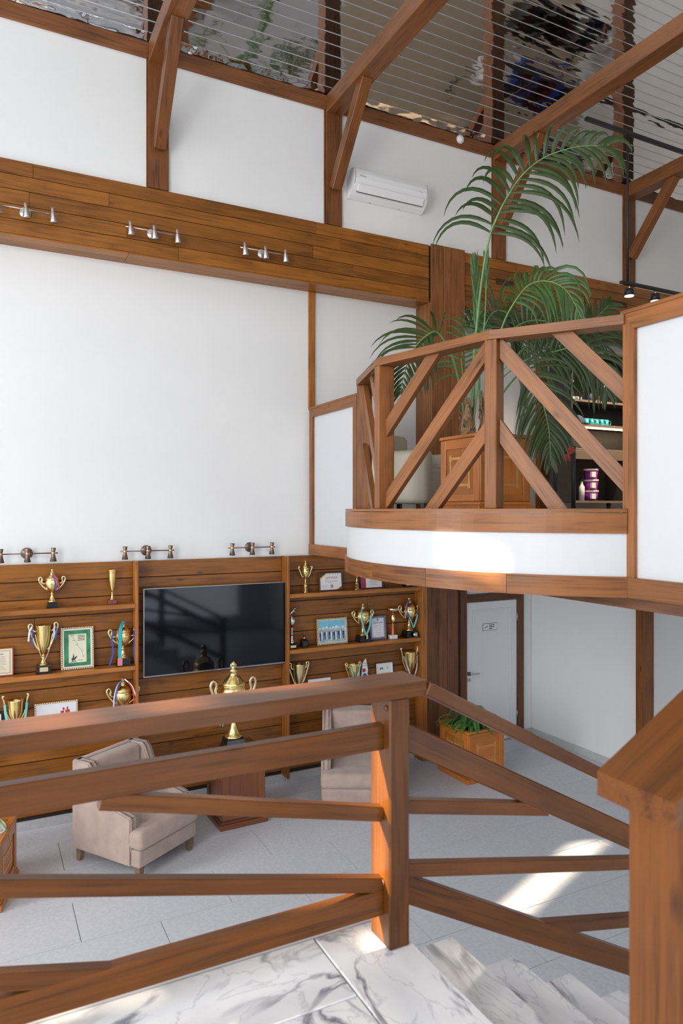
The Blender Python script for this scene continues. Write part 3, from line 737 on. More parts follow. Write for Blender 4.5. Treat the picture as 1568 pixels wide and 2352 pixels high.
uL = unit('trophy_shelf_unit', 'plank-backed trophy shelves left of the television', -1.1, 1.488, False, mat='band')
blk('side_board', uL, (1.488, 7.725, .098), (1.518, YB+.013, 2.74), 'shelf', .003); blk('side_board', uL, (-1.13, 7.725, .098), (-1.1, YB+.013, 2.74), 'shelf', .003)
uC = unit('plank_panelling', 'horizontal brown plank panelling behind the television', 1.52, 3.245, False, shelves=False)
uR = unit('trophy_shelf_unit', 'plank-backed trophy shelves under the balcony, right of the television', 3.278, 5.15, True)
blk('side_board', uR, (3.246, 7.725, .098), (3.276, YB+.013, 2.74), 'panel', .003)
blk('side_board', uR, (5.152, 7.722, .0), (5.232, YB+.013, 2.745), 'shelf', .003)
# ---- television
tv = thing('television', 'large flat black television with thin silver bezel on the plank wall', 'television', (2.43, 7.86, 1.47))
blk('housing', tv, (1.60, 7.80, 1.485), (3.262, 7.845, 2.42), 'black', .006)
blk('wall_mount', tv, (2.1, 7.845, 1.7), (2.75, 7.902, 2.2), 'black', .004)
blk('screen', tv, (1.592, 7.792, 1.482), (3.268, 7.80, 2.428), 'screen', .001)
for p0, p1 in (((1.580, 7.788, 1.466), (3.280, 7.803, 1.482)), ((1.580, 7.788, 2.428), (3.280, 7.803, 2.437)), ((1.580, 7.788, 1.482), (1.592, 7.803, 2.428)), ((3.268, 7.788, 1.482), (3.280, 7.803, 2.428))): blk('bezel', tv, p0, p1, 'tvframe', .001)
blk('badge', tv, (2.41, 7.786, 1.470), (2.44, 7.789, 1.477), 'steel', 0)

# ================================================================== LAMPS
def spot_bar(label, x, y, z, mat, cone_up, w=.58):
    g = thing('spotlight_bar', label, 'wall lamp', (x, y, z), group='three-spot wall lamps')
    yo = y-.09
    lathe('wall_rose', g, [(.0, 0), (.055, 0), (.058, .006), (.05, .016), (.0, .018)], mat, T((x, y, z)) @ Matrix.Rotation(PI/2, 4, 'X'), 24)
    tube('arm', g, [(x, y, z), (x, yo, z)], .009, mat, seg=8)
    tube('bar', g, [(x-w/2, yo, z), (x+w/2, yo, z)], .006, mat, seg=8)
    for k in (-.245, 0, .245):
        tilt = Matrix.Rotation(.0 if cone_up else -.12, 4, 'Y') @ Matrix.Rotation(.08, 4, 'X')
        mw = T((x+k, yo-.018, z)) @ tilt
        if cone_up: prof = [(.032, -.085), (.034, -.083), (.017, -.01), (.016, 0), (.017, .01), (.026, .052), (.024, .054), (.0, .05)]
        else: prof = [(.037, -.085), (.038, -.08), (.019, .01), (.018, .055), (.0, .057)]
        s = lathe('spotlight', g, prof, mat, mw, 16)
        lathe('collar', s, [(.0195, -.012), (.0205, -.010), (.0205, .012), (.0195, .014)], 'copper', mw, 16)
    return g
spot_bar('brushed steel three-spot lamp on the plank band, leftmost and cut by the frame', .40, 7.62, 6.23, 'steel', False)
spot_bar('brushed steel three-spot lamp on the plank band, middle of three', 1.638, 7.62, 6.24, 'steel', False)
spot_bar('brushed steel three-spot lamp on the plank band, nearest the palm', 2.886, 7.62, 6.235, 'steel', False)
spot_bar('dark bronze three-spot lamp above the left shelves, cut by the frame', .432, D, 2.848, 'bronze', True)
spot_bar('dark bronze three-spot lamp above the left end of the television', 1.641, D, 2.845, 'bronze', True)
spot_bar('dark bronze three-spot lamp above the right end of the television', 2.847, D, 2.853, 'bronze', True)
# ---- pendant track on the right
tk = thing('track_light', 'black suspended track with small spotlights above the right parapet', 'track light', (7.3, 6.26, 8.2))
blk('ceiling_channel', tk, (6.55, 6.235, 8.03), (12.6, 6.285, 8.07), 'black'); tube('drop_rod', tk, [(7.27, 6.26, 8.05), (7.27, 6.26, 6.17)], .014, 'black', seg=8)
blk('track', tk, (7.15, 6.235, 6.135), (11.5, 6.285, 6.17), 'black')
for i, x in enumerate((7.3, 7.78, 8.25, 8.7, 9.2)):
    tube('stem', tk, [(x, 6.26, 6.14), (x, 6.26, 6.08)], .012, 'steel', seg=8)
    s = lathe('spot_head', tk, [(.0, .09), (.055, .085), (.062, .0), (.0, .0)], 'black', T((x, 6.26, 6.0)), 16)
    lathe('lamp_face', s, [(.0, .003), (.056, .003), (.056, -.006), (.0, -.006)], 'lampface', T((x, 6.26, 6.0)), 16)
    if i < 4: light('track_spot_light', 'SPOT', (x, 6.26, 5.97), 170, (1.0, 0.80, 0.58), (0.1, 0.25, -1), spot_size=1.9, spot_blend=.6, shadow_soft_size=.05)
# ---- air conditioner
ac = thing('air_conditioner', 'white wall-mounted split air conditioner on the upper wall', 'air conditioner', (4.5, U, 7.1))
prof = [(0, .0), (-.05, -.005), (-.10, .02), (-.15, .065), (-.185, .12), (-.205, .19), (-.205, .25), (-.19, .30), (-.14, .325), (0, .325)]
def side_shell(name, x0, x1, prof, mat, parent, sc_=1.0):
    bm = bmesh.new(); a = [bm.verts.new((x0, U+p[0]*sc_, 7.105+p[1])) for p in prof]; b = [bm.verts.new((x1, U+p[0]*sc_, 7.105+p[1])) for p in prof]
    bm.faces.new(a); bm.faces.new(b[::-1])
    for i in range(len(prof)): j = (i+1) % len(prof); bm.faces.new((a[i], b[i], b[j], a[j]))
    bmesh.ops.recalc_face_normals(bm, faces=bm.faces); return mobj(name, bm_mesh(bm), mat, parent)
side_shell('body', 4.0, 5.06, prof, 'plastic', ac)
for xs in (4.012, 5.048): tube('end_seam', ac, [(xs, U+p[0]*1.004, 7.105+p[1]*1.002) for p in prof[4:]], .0025, 'ac_shadow', seg=5)
bar('outlet_flap', ac, (4.06, U-.178, 7.187), (5.0, U-.178, 7.187), .012, .09, 'plastic', (0, -.35, .62), .003)
bar('outlet_slot', ac, (4.06, U-.147, 7.152), (5.0, U-.147, 7.152), .02, .012, 'ac_shadow', (0, -.5, .5), 0)
text('Midea', .035, T((4.12, U-.2062, 7.325)) @ Matrix.Rotation(PI/2, 4, 'X'), 'greyink', ac)
boxes('badge', ac, [((4.93+i*.012, U-.2062, 7.30), (4.939+i*.012, U-.205, 7.306)) for i in range(4)], 'greyink')
for x in (4.3, 4.72): blk('clip', ac, (x-.012, U-.05, 7.096), (x+.012, U-.035, 7.104), 'greyink', .002)
# ---- smoke detector
sd = thing('smoke_detector', 'small round white smoke detector on the top beam', 'smoke detector', (5.676, U-.036, 8.22))
mw = T((5.676, U-.036, 8.215)) @ Matrix.Rotation(PI/2, 4, 'X')
lathe('base', sd, [(.0, 0), (.056, 0), (.056, .018), (.0, .018)], 'plastic', mw, 24); lathe('dome', sd, [(.048, .018), (.044, .035), (.024, .044), (.0, .045)], 'plastic', mw, 24)

# ================================================================== TROPHIES
def ribbon(name, parent, pts, mat, wd=.018, mw=None):
    bm = bmesh.new(); pts = smooth_curve(pts, max(8, 4*len(pts))); rows = []
    for i, p in enumerate(pts):
        t = (pts[min(i+1, len(pts)-1)]-pts[max(i-1, 0)]).normalized(); s = Vector((0, 1, 0)).cross(t)
        if s.length < .1: s = Vector((1, 0, 0))
        s.normalize()
        rows.append([bm.verts.new(p+s*wd/2), bm.verts.new(p-s*wd/2), bm.verts.new(p-s*wd/2+Vector((0, .0015, 0))), bm.verts.new(p+s*wd/2+Vector((0, .0015, 0)))])
    for i in range(len(rows)-1):
        for k in range(4): bm.faces.new((rows[i][k], rows[i][(k+1) % 4], rows[i+1][(k+1) % 4], rows[i+1][k]))
    bm.faces.new(rows[0][::-1]); bm.faces.new(rows[-1]); bmesh.ops.recalc_face_normals(bm, faces=bm.faces)
    return mobj(name, bm_mesh(bm), mat, parent, mw)
FOOT = [(.0, 0), (.125, 0), (.125, .018), (.10, .03), (.085, .05), (.05, .12), (.036, .19), (.034, .21), (.05, .225), (.05, .24), (.03, .255)]
CUPS = {
 'amphora': [(.03, .25), (.06, .28), (.10, .34), (.145, .42), (.17, .50), (.178, .58), (.17, .63), (.155, .66), (.165, .675), (.165, .69)],
 'open': [(.03, .25), (.055, .29), (.10, .38), (.15, .52), (.185, .68), (.20, .84), (.21, .95), (.225, .99), (.225, 1.0), (.205, .995), (.19, .90), (.16, .68), (.05, .40), (.0, .38)],
 'wide': [(.03, .25), (.06, .30), (.14, .42), (.20, .58), (.235, .76), (.245, .92), (.26, .98), (.262, 1.0), (.24, .995), (.215, .80), (.17, .58), (.05, .40), (.0, .39)],
}
LID = [(.165, .69), (.168, .705), (.15, .73), (.10, .79), (.055, .815), (.05, .86), (.062, .87), (.06, .89), (.03, .905), (.022, .94), (.04, .955), (.038, .975), (.02, .99), (.0, 1.0)]
def trophy(label, x, z, h, cup='amphora', lid=True, base='black', bh=.15, bw=.30, handles='ear', mat='gold', ribs=(), y=7.83, plaque=False, scale_r=1.0, group='trophies on the shelves', flute=0):
    t = thing('trophy', label, 'trophy', (x, y, z), group=group)
    g = h*(1-bh); z0 = z+h*bh
    if handles == 'ear' and scale_r == 1.0: scale_r = 1.12
    bwm = {'black': 'blackgloss', 'red': 'redstone', 'marble': 'marble', 'gold': mat}[base]
    if base == 'gold':
        lathe('base', t, [(.0, 0), (.13*g, 0), (.13*g, .02*g), (.10*g, .04*g), (.095*g, bh*h), (.0, bh*h)], mat, T((x, y, z)), 20)
    else:
        b = bwm; wv = bw*g/2
        bb_ = blk('base', t, (x-wv, y-wv*.9, z), (x+wv, y+wv*.9, z+h*bh), b, .004) if base != 'black' else prism_base(t, x, y, z, wv, h*bh)
        if plaque: blk('plaque', bb_, (x-wv*.6, y-wv*.9-.0035, z+h*bh*.25), (x+wv*.6, y-wv*.9+.006, z+h*bh*.8), 'palegold', .001)
    mw = T((x, y, z0)) @ Matrix.Diagonal((g*scale_r, g*scale_r, g, 1))
    lathe('stem', t, FOOT, mat, mw, 20)
    lathe('cup', t, CUPS[cup], mat, mw, 32 if flute else 24, flute=flute, amp=.03 if flute else 0)
    if lid: lathe('lid', t, LID, mat, mw, 24)
    for s in (-1, 1):
        if handles == 'ear':   P = [(.09, .36), (.17, .42), (.24, .52), (.285, .62), (.30, .70), (.275, .76), (.235, .74), (.225, .68), (.24, .62), (.205, .56), (.17, .56)]
        elif handles == 'scroll': P = [(.10, .36), (.13, .34), (.20, .44), (.25, .58), (.30, .68), (.30, .75), (.27, .76), (.25, .72)]
        elif handles == 'tall': P = [(.08, .36), (.15, .42), (.22, .56), (.28, .72), (.30, .88), (.33, 1.02), (.36, 1.10), (.335, 1.14), (.31, 1.10)]
        elif handles == 'open': P = [(.07, .40), (.12, .38), (.20, .52), (.27, .70), (.33, .86), (.36, .98), (.33, 1.04), (.28, 1.03), (.27, .97), (.29, .93), (.24, .86), (.19, .84)]
        else: break
        pts = smooth_curve([(s*p[0]*1.12*g*scale_r, 0, p[1]*g) for p in P], 22)
        tube('handle', t, pts, .017*g+.003, 'palegold', T((x, y, z0)), 6, .5, (0, 1, 0))
    for nm, m_, pts, wv in ribs:
        ribbon(nm, t, [(x+p[0]*g, y-p[1]*g, z0+p[2]*g) for p in pts], m_, wv)
    return t
def prism_base(t, x, y, z, wv, hh):
    bm = bmesh.new(); vs = []
    for zz, k in ((0, 1.12), (.16, 1.12), (.2, 1.0), (.92, .86), (1.0, .82)):
        vs.append([bm.verts.new((sx*wv*k, sy*wv*.9*k, zz*hh)) for sx, sy in ((-1, -1), (1, -1), (1, 1), (-1, 1))])
    for i in range(len(vs)-1):
        for k in range(4): bm.faces.new((vs[i][k], vs[i][(k+1) % 4], vs[i+1][(k+1) % 4], vs[i+1][k]))
    bm.faces.new(vs[0][::-1]); bm.faces.new(vs[-1])
    return mobj('base', bm_mesh(bm), 'blackgloss', t, T((x, y, z)))
S1, S2, S3 = 2.289, 1.624, .959
V = lambda c1, c2, w=.014: [('ribbon', c1, [(-.12, .12, .70), (-.17, .20, .58), (-.10, .20, .35), (.0, .15, .14), (.02, .15, .02)], w), ('ribbon', c2, [(.12, .12, .70), (.17, .20, .58), (.10, .20, .35), (.02, .152, .14), (.03, .152, .0)], w)]
trophy('gold lidded two-handled cup with red and blue ribbon, top left shelf', .665, S1, .396, ribs=[('ribbon', 'red', [(.02, .10, .84), (.10, .17, .72), (.16, .19, .55), (.17, .2, .40)], .016), ('ribbon', 'blue', [(.0, .10, .83), (.06, .18, .70), (.09, .21, .55), (.09, .2, .36)], .012)], flute=10)
trophy('slim gold and silver cup on a dark red base, top left shelf', 1.262, S1, .362, cup='open', lid=False, base='red', bh=.13, bw=.28, handles=None, scale_r=.62)
trophy('tall open gold cup with white and blue ribbons beside the green map', .582, S2, .49, cup='open', lid=False, bh=.17, bw=.33, handles='open', plaque=True, scale_r=.85, ribs=[('ribbon', 'ribwhite', [(-.27, .06, .98), (-.33, .08, .85), (-.35, .07, .62)], .016), ('ribbon', 'blue', [(-.25, .07, .95), (-.26, .09, .8), (-.27, .08, .5)], .011), ('ribbon', 'ribwhite', [(.25, .06, .96), (.24, .08, .8), (.23, .07, .68)], .016), ('ribbon', 'blue', [(.28, .06, .95), (.31, .08, .85), (.27, .07, .62)], .011), ('ribbon', 'palegold', [(-.20, .18, .8), (-.10, .2, .35), (.0, .15, .1)], .008), ('ribbon', 'palegold', [(.20, .18, .8), (.10, .2, .35), (.0, .152, .1)], .008)], flute=12)
trophy('gold cup hung with cyan and dark blue ribbons, beside the television', 1.375, S2, .485, bh=.17, bw=.34, handles='ear', ribs=[('ribbon', 'cyan', [(.0, .06, .97), (-.10, .21, .80), (-.12, .23, .5), (-.12, .23, .0)], .036), ('ribbon', 'blue', [(-.27, .05, .72), (-.30, .08, .45), (-.27, .08, .2), (-.33, .10, -.05), (-.36, .1, -.16)], .016), ('ribbon', 'blue', [(.27, .05, .72), (.28, .08, .45), (.27, .08, .2), (.30, .1, -.14)], .016), ('medal', 'pink', [(-.12, .235, .03), (-.12, .235, -.17)], .05)])
trophy('gold open cup with pale teal ribbons, bottom left shelf', .323, S3, .42, cup='wide', lid=False, handles='tall', scale_r=.85, bh=.16, ribs=[('ribbon', 'teal', [(-.29, .05, .9), (-.24, .12, .5), (-.1, .15, .05)], .022), ('ribbon', 'teal', [(.29, .05, .9), (.24, .12, .5), (.1, .15, .05)], .022)])
trophy('gold lidded cup draped in red, white and blue ribbon, bottom left shelf', 1.375, S3, .53, ribs=[('ribbon', 'red', [(.03, .07, .96), (.15, .14, .82), (.21, .18, .6), (.2, .2, .3)], .012), ('ribbon', 'ribwhite', [(.02, .07, .97), (.17, .14, .82), (.25, .18, .6), (.33, .2, .36)], .012), ('ribbon', 'blue', [(-.02, .07, .97), (-.14, .14, .84), (-.20, .18, .6), (-.18, .2, .3)], .012), ('ribbon', 'ribwhite', [(-.03, .07, .96), (-.17, .14, .82), (-.24, .18, .55), (-.25, .2, .2)], .012)], flute=12)
trophy('slender gold lidded cup on a round gold foot, left of the framed diploma', 3.527, S1, .39, base='gold', bh=.22, handles='scroll', scale_r=.85)
trophy('plain gold goblet half hidden by the balcony edge', 4.237, S1, .36, cup='open', lid=False, base='gold', bh=.2, handles=None, scale_r=.62)
trophy('small silver cup on a black base with gold plate, under the balcony edge', 4.983, S1, .26, cup='wide', lid=False, mat='silver', bh=.30, bw=.5, handles=None, plaque=True, scale_r=.8)
trophy('gold lidded cup with turquoise ribbon beside the team photograph', 4.325, S2, .49, bh=.17, bw=.36, ribs=[('ribbon', 'teal', [(-.08, .1, .83), (-.16, .19, .66), (-.10, .2, .3), (.03, .15, .02)], .024), ('ribbon', 'teal', [(.17, .19, .58), (.14, .19, .3), (.05, .152, .02)], .024), ('medal', 'palegold', [(.04, .2, .03), (.04, .2, -.1)], .022)], flute=10)
trophy('gold lidded cup with pale ribbon and silver medal, right end of middle shelf', 5.02, S2, .525, bh=.17, bw=.36, ribs=[('ribbon', 'blue', [(.0, .06, .93), (-.15, .15, .8), (-.2, .19, .6), (-.08, .19, .3)], .016), ('ribbon', 'pink', [(-.02, .06, .92), (-.2, .15, .75), (-.25, .19, .42)], .016), ('ribbon', 'teal', [(.17, .19, .48), (.12, .19, .3), (.06, .15, .1)], .022), ('ribbon', 'teal', [(-.17, .19, .5), (-.05, .19, .3), (.05, .152, .08)], .014)])
bmd = trophy('gold open cup with wide pale ribbons, right end of bottom shelf', 5.025, S3, .475, cup='wide', lid=False, handles='tall', scale_r=.82, ribs=[('ribbon', 'silver', [(-.27, .06, .88), (-.15, .18, .45), (.0, .16, .05)], .02), ('ribbon', 'silver', [(.27, .06, .88), (.15, .18, .45), (.0, .162, .05)], .02)])
trophy('pale gold open cup with looped handles, bottom shelf by the television', 3.44, S3, .47, cup='wide', lid=False, handles='open', mat='palegold', scale_r=.82)
trophy('small gold cup with light blue ribbon, bottom right shelf', 4.187, S3, .40, cup='wide', lid=False, handles='open', scale_r=.8, ribs=[('ribbon', 'teal', [(-.19, .16, .93), (-.12, .2, .6), (-.08, .2, .3)], .018), ('ribbon', 'teal', [(.19, .16, .93), (.13, .2, .6), (.1, .2, .3)], .018)])
lathe('medal_disc', WM and [o for o in WM if o.get('label', '').startswith('gold lidded cup with pale ribbon')][0], [(.0, 0), (.032, 0), (.032, .005), (.0, .005)], 'silver', T((5.05, 7.725, S2+.045)) @ Matrix.Rotation(PI/2, 4, 'X'), 20)
# cup on orange stem
t = thing('trophy', 'small gold bowl on an orange column with white stone base', 'trophy', (4.77, 7.83, S2), group='trophies on the shelves')
blk('base', t, (4.72, 7.79, S2), (4.82, 7.87, S2+.05), 'marble', .004)
lathe('column', t, [(.0, .05), (.022, .05), (.018, .06), (.013, .15), (.012, .20), (.0, .20)], 'orange', T((4.77, 7.83, S2)), 16)
lathe('figure', t, [(.0, .20), (.014, .20), (.026, .23), (.03, .26), (.02, .30), (.014, .32), (.0, .32)], 'gold', T((4.77, 7.83, S2)), 12, flute=5, amp=.15)
lathe('collar', t, [(.0, .31), (.022, .31), (.025, .325), (.02, .335), (.0, .335)], 'redpl', T((4.77, 7.83, S2)), 14)
lathe('bowl', t, [(.0, .335), (.02, .335), (.045, .345), (.068, .37), (.074, .40), (.066, .40), (.05, .365), (.0, .35)], 'palegold', T((4.77, 7.83, S2)), 20)
# silver horse trophy
X, Y_ = 3.345, 7.83
t = thing('trophy', 'tall slim silver trophy topped by a rearing horse, beside the television', 'trophy', (X, Y_, S2), group='trophies on the shelves')
b = blk('base', t, (X-.055, Y_-.05, S2), (X+.055, Y_+.05, S2+.06), 'blackgloss', .004); blk('plaque', b, (X-.035, Y_-.053, S2+.015), (X+.035, Y_-.05, S2+.045), 'gold', 0)
lathe('stem', t, [(.0, .06), (.04, .06), (.03, .08), (.016, .12), (.014, .23), (.024, .25), (.0, .25)], 'silver', T((X, Y_, S2)), 16)
lathe('collar', t, [(.0, .15), (.022, .152), (.024, .165), (.0, .17)], 'redpl', T((X, Y_, S2)), 14); lathe('collar', t, [(.0, .245), (.026, .25), (.026, .262), (.0, .265)], 'redpl', T((X, Y_, S2)), 14)
lathe('cup', t, [(.0, .265), (.018, .27), (.04, .30), (.045, .34), (.034, .375), (.018, .39), (.0, .39)], 'silver', T((X, Y_, S2)), 18, flute=9, amp=.05)
bm = bmesh.new()
add_tube(bm, [(-.02, 0, .395), (-.018, 0, .415), (-.012, 0, .43), (.004, 0, .44), (.018, 0, .447), (.026, 0, .462), (.032, 0, .478)], [.007, .009, .017, .015, .016, .011, .008], 8)
add_tube(bm, [(.030, 0, .474), (.042, 0, .478), (.056, 0, .466)], [.008, .009, .005], 8)
for q in ([(.016, .007, .443), (.034, .007, .440), (.036, .007, .424)], [(.016, -.007, .443), (.038, -.007, .446), (.044, -.007, .432)], [(-.014, .008, .43), (-.008, .008, .41), (-.016, .008, .392)], [(-.014, -.008, .43), (-.026, -.008, .41), (-.02, -.008, .392)], [(-.02, 0, .432), (-.036, 0, .428), (-.042, 0, .405)]):
    add_tube(bm, q, [.006, .0045, .004], 6)
mobj('horse_figure', bm_mesh(bm), 'silver', t, T((X, Y_, S2)), smooth=True)
# black reed diffuser
t = thing('reed_diffuser', 'small black glass bottle with reed sticks on the middle shelf', 'bottle', (3.509, 7.83, S2))
blk('bottle', t, (3.470, 7.79, S2), (3.548, 7.87, S2+.095), 'blackgloss', .008); blk('label', t, (3.485, 7.787, S2+.03), (3.533, 7.79, S2+.07), 'darkcab', 0)
lathe('neck', t, [(.0, .095), (.02, .095), (.02, .125), (.0, .125)], 'copper', T((3.509, 7.83, S2)), 14)
for dx, dy in ((-.045, 0), (.04, .01), (-.02, .02)): tube('reed', t, [(3.509, 7.83, S2+.12), (3.509+dx, 7.83+dy, S2+.21)], .0018, 'black', seg=5)
# printed paper award
t = thing('award_plaque', 'white pointed award with red and blue spots on the bottom right shelf', 'award', (4.35, 7.83, S3))
prism('blade', t, [(4.27, 7.82, S3), (4.43, 7.82, S3), (4.41, 7.82, S3+.22), (4.385, 7.82, S3+.25), (4.395, 7.82, S3+.30), (4.365, 7.82, S3+.44), (4.32, 7.82, S3+.38)], (0, .02, 0), 'paper')
lathe('spot', t, [(0, 0), (.024, 0), (.024, .003), (0, .003)], 'red', T((4.335, 7.822, S3+.30)) @ Matrix.Rotation(PI/2, 4, 'X'), 12)
lathe('spot', t, [(0, 0), (.028, 0), (.028, .003), (0, .003)], 'blue', T((4.345, 7.822, S3+.235)) @ Matrix.Rotation(PI/2, 4, 'X'), 12)
boxes('stripes', t, [((4.33, 7.816, S3+.36), (4.375, 7.82, S3+.365)), ((4.335, 7.816, S3+.385), (4.37, 7.82, S3+.39)), ((4.37, 7.816, S3+.2), (4.405, 7.82, S3+.206))], 'redink')

# ================================================================== FRAMES
def lean(x, z, tilt, y=7.865): return T((x, y, z)) @ Matrix.Rotation(-tilt, 4, 'X')
def picture(name, label, x0, x1, z0, h, frame, face, fw=.018, tilt=.10, cat='picture', y=7.84, rz=0.0):
    xm = (x0+x1)/2; wv = (x1-x0)/2
    p = thing(name, label, cat, (xm, y, z0), 0); B = T((xm, y, z0)) @ RZ(rz) @ Matrix.Rotation(-tilt, 4, 'X')
    if frame:
        for q0, q1 in (((-wv, -.012, 0), (wv, .008, fw)), ((-wv, -.012, h-fw), (wv, .008, h)), ((-wv, -.012, fw), (-wv+fw, .008, h-fw)), ((wv-fw, -.012, fw), (wv, .008, h-fw))): lblk('frame_bar', p, B, q0, q1, frame, .003)
    lblk('print', p, B, (-wv+fw*.8, -.004, fw*.8), (wv-fw*.8, .006, h-fw*.8), face, 0)
    return p, B, wv, h
def rects(name, p, B, lst, mat, yy=-.0046): return boxes(name, p, [((a, yy-.0006, b), (c, yy, d)) for a, b, c, d in lst], mat, B)
def beading(p, B, wv, h, fw, mat='palegold'):
    bm = bmesh.new(); st_ = .022
    k = -wv+.006
    while k < wv-.006: add_box(bm, (k, -.0135, fw*.25), (k+.012, -.012, fw*.75)); add_box(bm, (k, -.0135, h-fw*.75), (k+.012, -.012, h-fw*.25)); k += st_
    k = fw
    while k < h-fw: add_box(bm, (-wv+fw*.25, -.0135, k), (-wv+fw*.75, -.012, k+.012)); add_box(bm, (wv-fw*.75, -.0135, k), (wv-fw*.25, -.012, k+.012)); k += st_
    o = mobj('frame_beading', bm_mesh(bm), mat, p, B); return o
def textlines(z1, z0, n, wmax, rnd):
    out = []
    for i in range(n):
        z = z1-(z1-z0)*i/max(1, n-1); wv = wmax*(.6+.4*rnd.random()); out.append((-wv/2, z-.002, wv/2, z+.002))
    return out
rnd = random.Random(5)
p, B, wv, h = picture('framed_certificate', 'cream certificate in thin frame at the left edge of the middle shelf', .02, .305, S2, .285, 'redwood', 'cream', .012, cat='certificate')
rects('border', p, B, [(-wv+.03, .03, -wv+.036, h-.03), (wv-.036, .03, wv-.03, h-.03), (-wv+.03, .03, wv-.03, .036), (-wv+.03, h-.036, wv-.03, h-.03)], 'greyink'); rects('lettering', p, B, textlines(h-.09, .07, 9, .15, rnd)+[(-.04, h-.07, .05, h-.058)], 'greyink')
p, B, wv, h = picture('framed_map', 'framed green route map with a rider drawing on the middle left shelf', .748, 1.078, S2, .44, 'goldwood', 'paper', .018, cat='picture')
beading(p, B, wv, h, .018)
rects('green_ground', p, B, [(-wv+.034, .034, wv-.034, h-.034)], 'green'); rects('map_sheet', p, B, [(-.085, .07, .09, h-.075)], 'paleyellow', -.0054)
rects('lettering', p, B, [(.005, h-.095-.016*i, .075, h-.089-.016*i) for i in range(4)]+[(-.07, h-.09, -.03, h-.085), (-.045, .30-.0, -.02, .303), (-.02, .25, .01, .253), (.04, .19, .06, .193), (.05, .13, .075, .133), (.01, .09, .05, .094)], 'ink', -.0062)
bm = bmesh.new()
rp_ = [(-.055, .345), (-.04, .32), (-.02, .30), (.0, .265), (.012, .23), (.035, .20), (.05, .165), (.06, .13)]
for a, b in zip(rp_[:-1], rp_[1:]): add_tube(bm, [(a[0], -.0066, a[1]), (b[0], -.0066, b[1])], .0012, 4)
mobj('route_line', bm_mesh(bm), 'greyink', p, B)
bm = bmesh.new()
for q, r_ in (([(-.058, .105), (-.04, .112), (-.022, .108)], [.010, .012, .010]), ([(-.024, .112), (-.012, .13), (-.002, .128)], [.009, .007, .004]), ([(-.05, .10), (-.054, .08)], [.004, .003]), ([(-.04, .10), (-.042, .08)], [.004, .003]), ([(-.026, .10), (-.022, .08)], [.004, .003]), ([(-.04, .118), (-.038, .145)], [.008, .006]), ([(-.038, .148), (-.038, .158)], [.006, .005])):
    add_tube(bm, [(a[0], -.0062, a[1]) for a in q], r_, 6, .12, (0, 1, 0))
add_box(bm, (-.07, -.0064, .076), (-.005, -.0060, .08))
mobj('rider_drawing', bm_mesh(bm), 'ink', p, B)
p, B, wv, h = picture('framed_picture', 'wide framed white picture with small red figures, bottom left shelf', .497, .92, S3, .345, 'goldwood', 'paper', .016)
beading(p, B, wv, h, .016)
rects('sheet', p, B, [(-wv+.022, .022, wv-.022, h-.022)], 'ribwhite'); rects('figures', p, B, [(.04, .2, .075, .245), (.085, .19, .13, .25), (.06, .25, .08, .275), (.1, .25, .115, .28)], 'redink', -.0054)
p, B, wv, h = picture('framed_picture', 'dark framed picture cut by the left edge of the photo, bottom shelf', -.06, .205, S3, .30, 'black', 'paper', .014)
p, B, wv, h = picture('framed_diploma', 'maroon-framed white diploma with black and gold corners, top right shelf', 3.718, 4.04, S1, .232, 'maroon', 'paper', .014, cat='diploma')
iw, ih = wv-.014, h-.014
def tri(name, pts, mat, yy): 
    bm = bmesh.new(); f0 = [bm.verts.new((a, yy, b)) for a, b in pts]; f1 = [bm.verts.new((a, yy+.0006, b)) for a, b in pts]; bm.faces.new(f0); bm.faces.new(f1[::-1])
    for i in range(len(pts)): j = (i+1) % len(pts); bm.faces.new((f0[i], f0[j], f1[j], f1[i]))
    bmesh.ops.recalc_face_normals(bm, faces=bm.faces); return mobj(name, bm_mesh(bm), mat, p, B)
tri('corner', [(-iw, ih), (-iw+.11, ih), (-iw, ih-.075)], 'ink', -.0052); tri('corner_stripe', [(-iw+.11, ih), (-iw+.085, ih), (-iw, ih-.058), (-iw, ih-.075)], 'yellow', -.0058)
tri('corner', [(iw, .014), (iw-.075, .014), (iw, .062)], 'ink', -.0052); tri('corner_stripe', [(iw-.075, .014), (iw-.055, .014), (iw, .05), (iw, .062)], 'yellow', -.0058)
text('ДИПЛОМ', .034, B @ T((.01, -.0048, h*.69)) @ Matrix.Rotation(PI/2, 4, 'X'), 'redink', p)
rects('lettering', p, B, [(-.075, h*.53, .085, h*.53+.003), (-.085, h*.48, .09, h*.48+.003), (-.03, h*.42, .03, h*.42+.003), (-.12, h*.27, -.05, h*.27+.003), (-.12, h*.22, -.06, h*.22+.003)]+[(k, h*.85, k+.009, h*.85+.012) for k in (-.02, .025, .062, .1)], 'greyink')
lathe('seal', p, [(0, 0), (.019, 0), (.019, .001), (0, .001)], 'ink', B @ T((.012, -.004, h*.25)) @ Matrix.Rotation(PI/2, 4, 'X'), 20); lathe('seal', p, [(0, 0), (.013, 0), (.013, .0016), (0, .0016)], 'yellow', B @ T((.012, -.004, h*.25)) @ Matrix.Rotation(PI/2, 4, 'X'), 20)
p, B, wv, h = picture('framed_diploma', 'red-striped certificate tucked behind the goblet under the balcony edge', 4.30, 4.62, S1, .235, 'maroon', 'paper', .012, cat='diploma')
rects('red_stripe', p, B, [(-wv+.014, .012, -wv+.075, h-.012)], 'redink'); rects('blue_edge', p, B, [(-wv+.002, .0, -wv+.012, h)], 'blue', -.0125); rects('lettering', p, B, [(a+.03, b, c+.03, d) for a, b, c, d in textlines(h-.05, .05, 9, .16, rnd)], 'greyink')
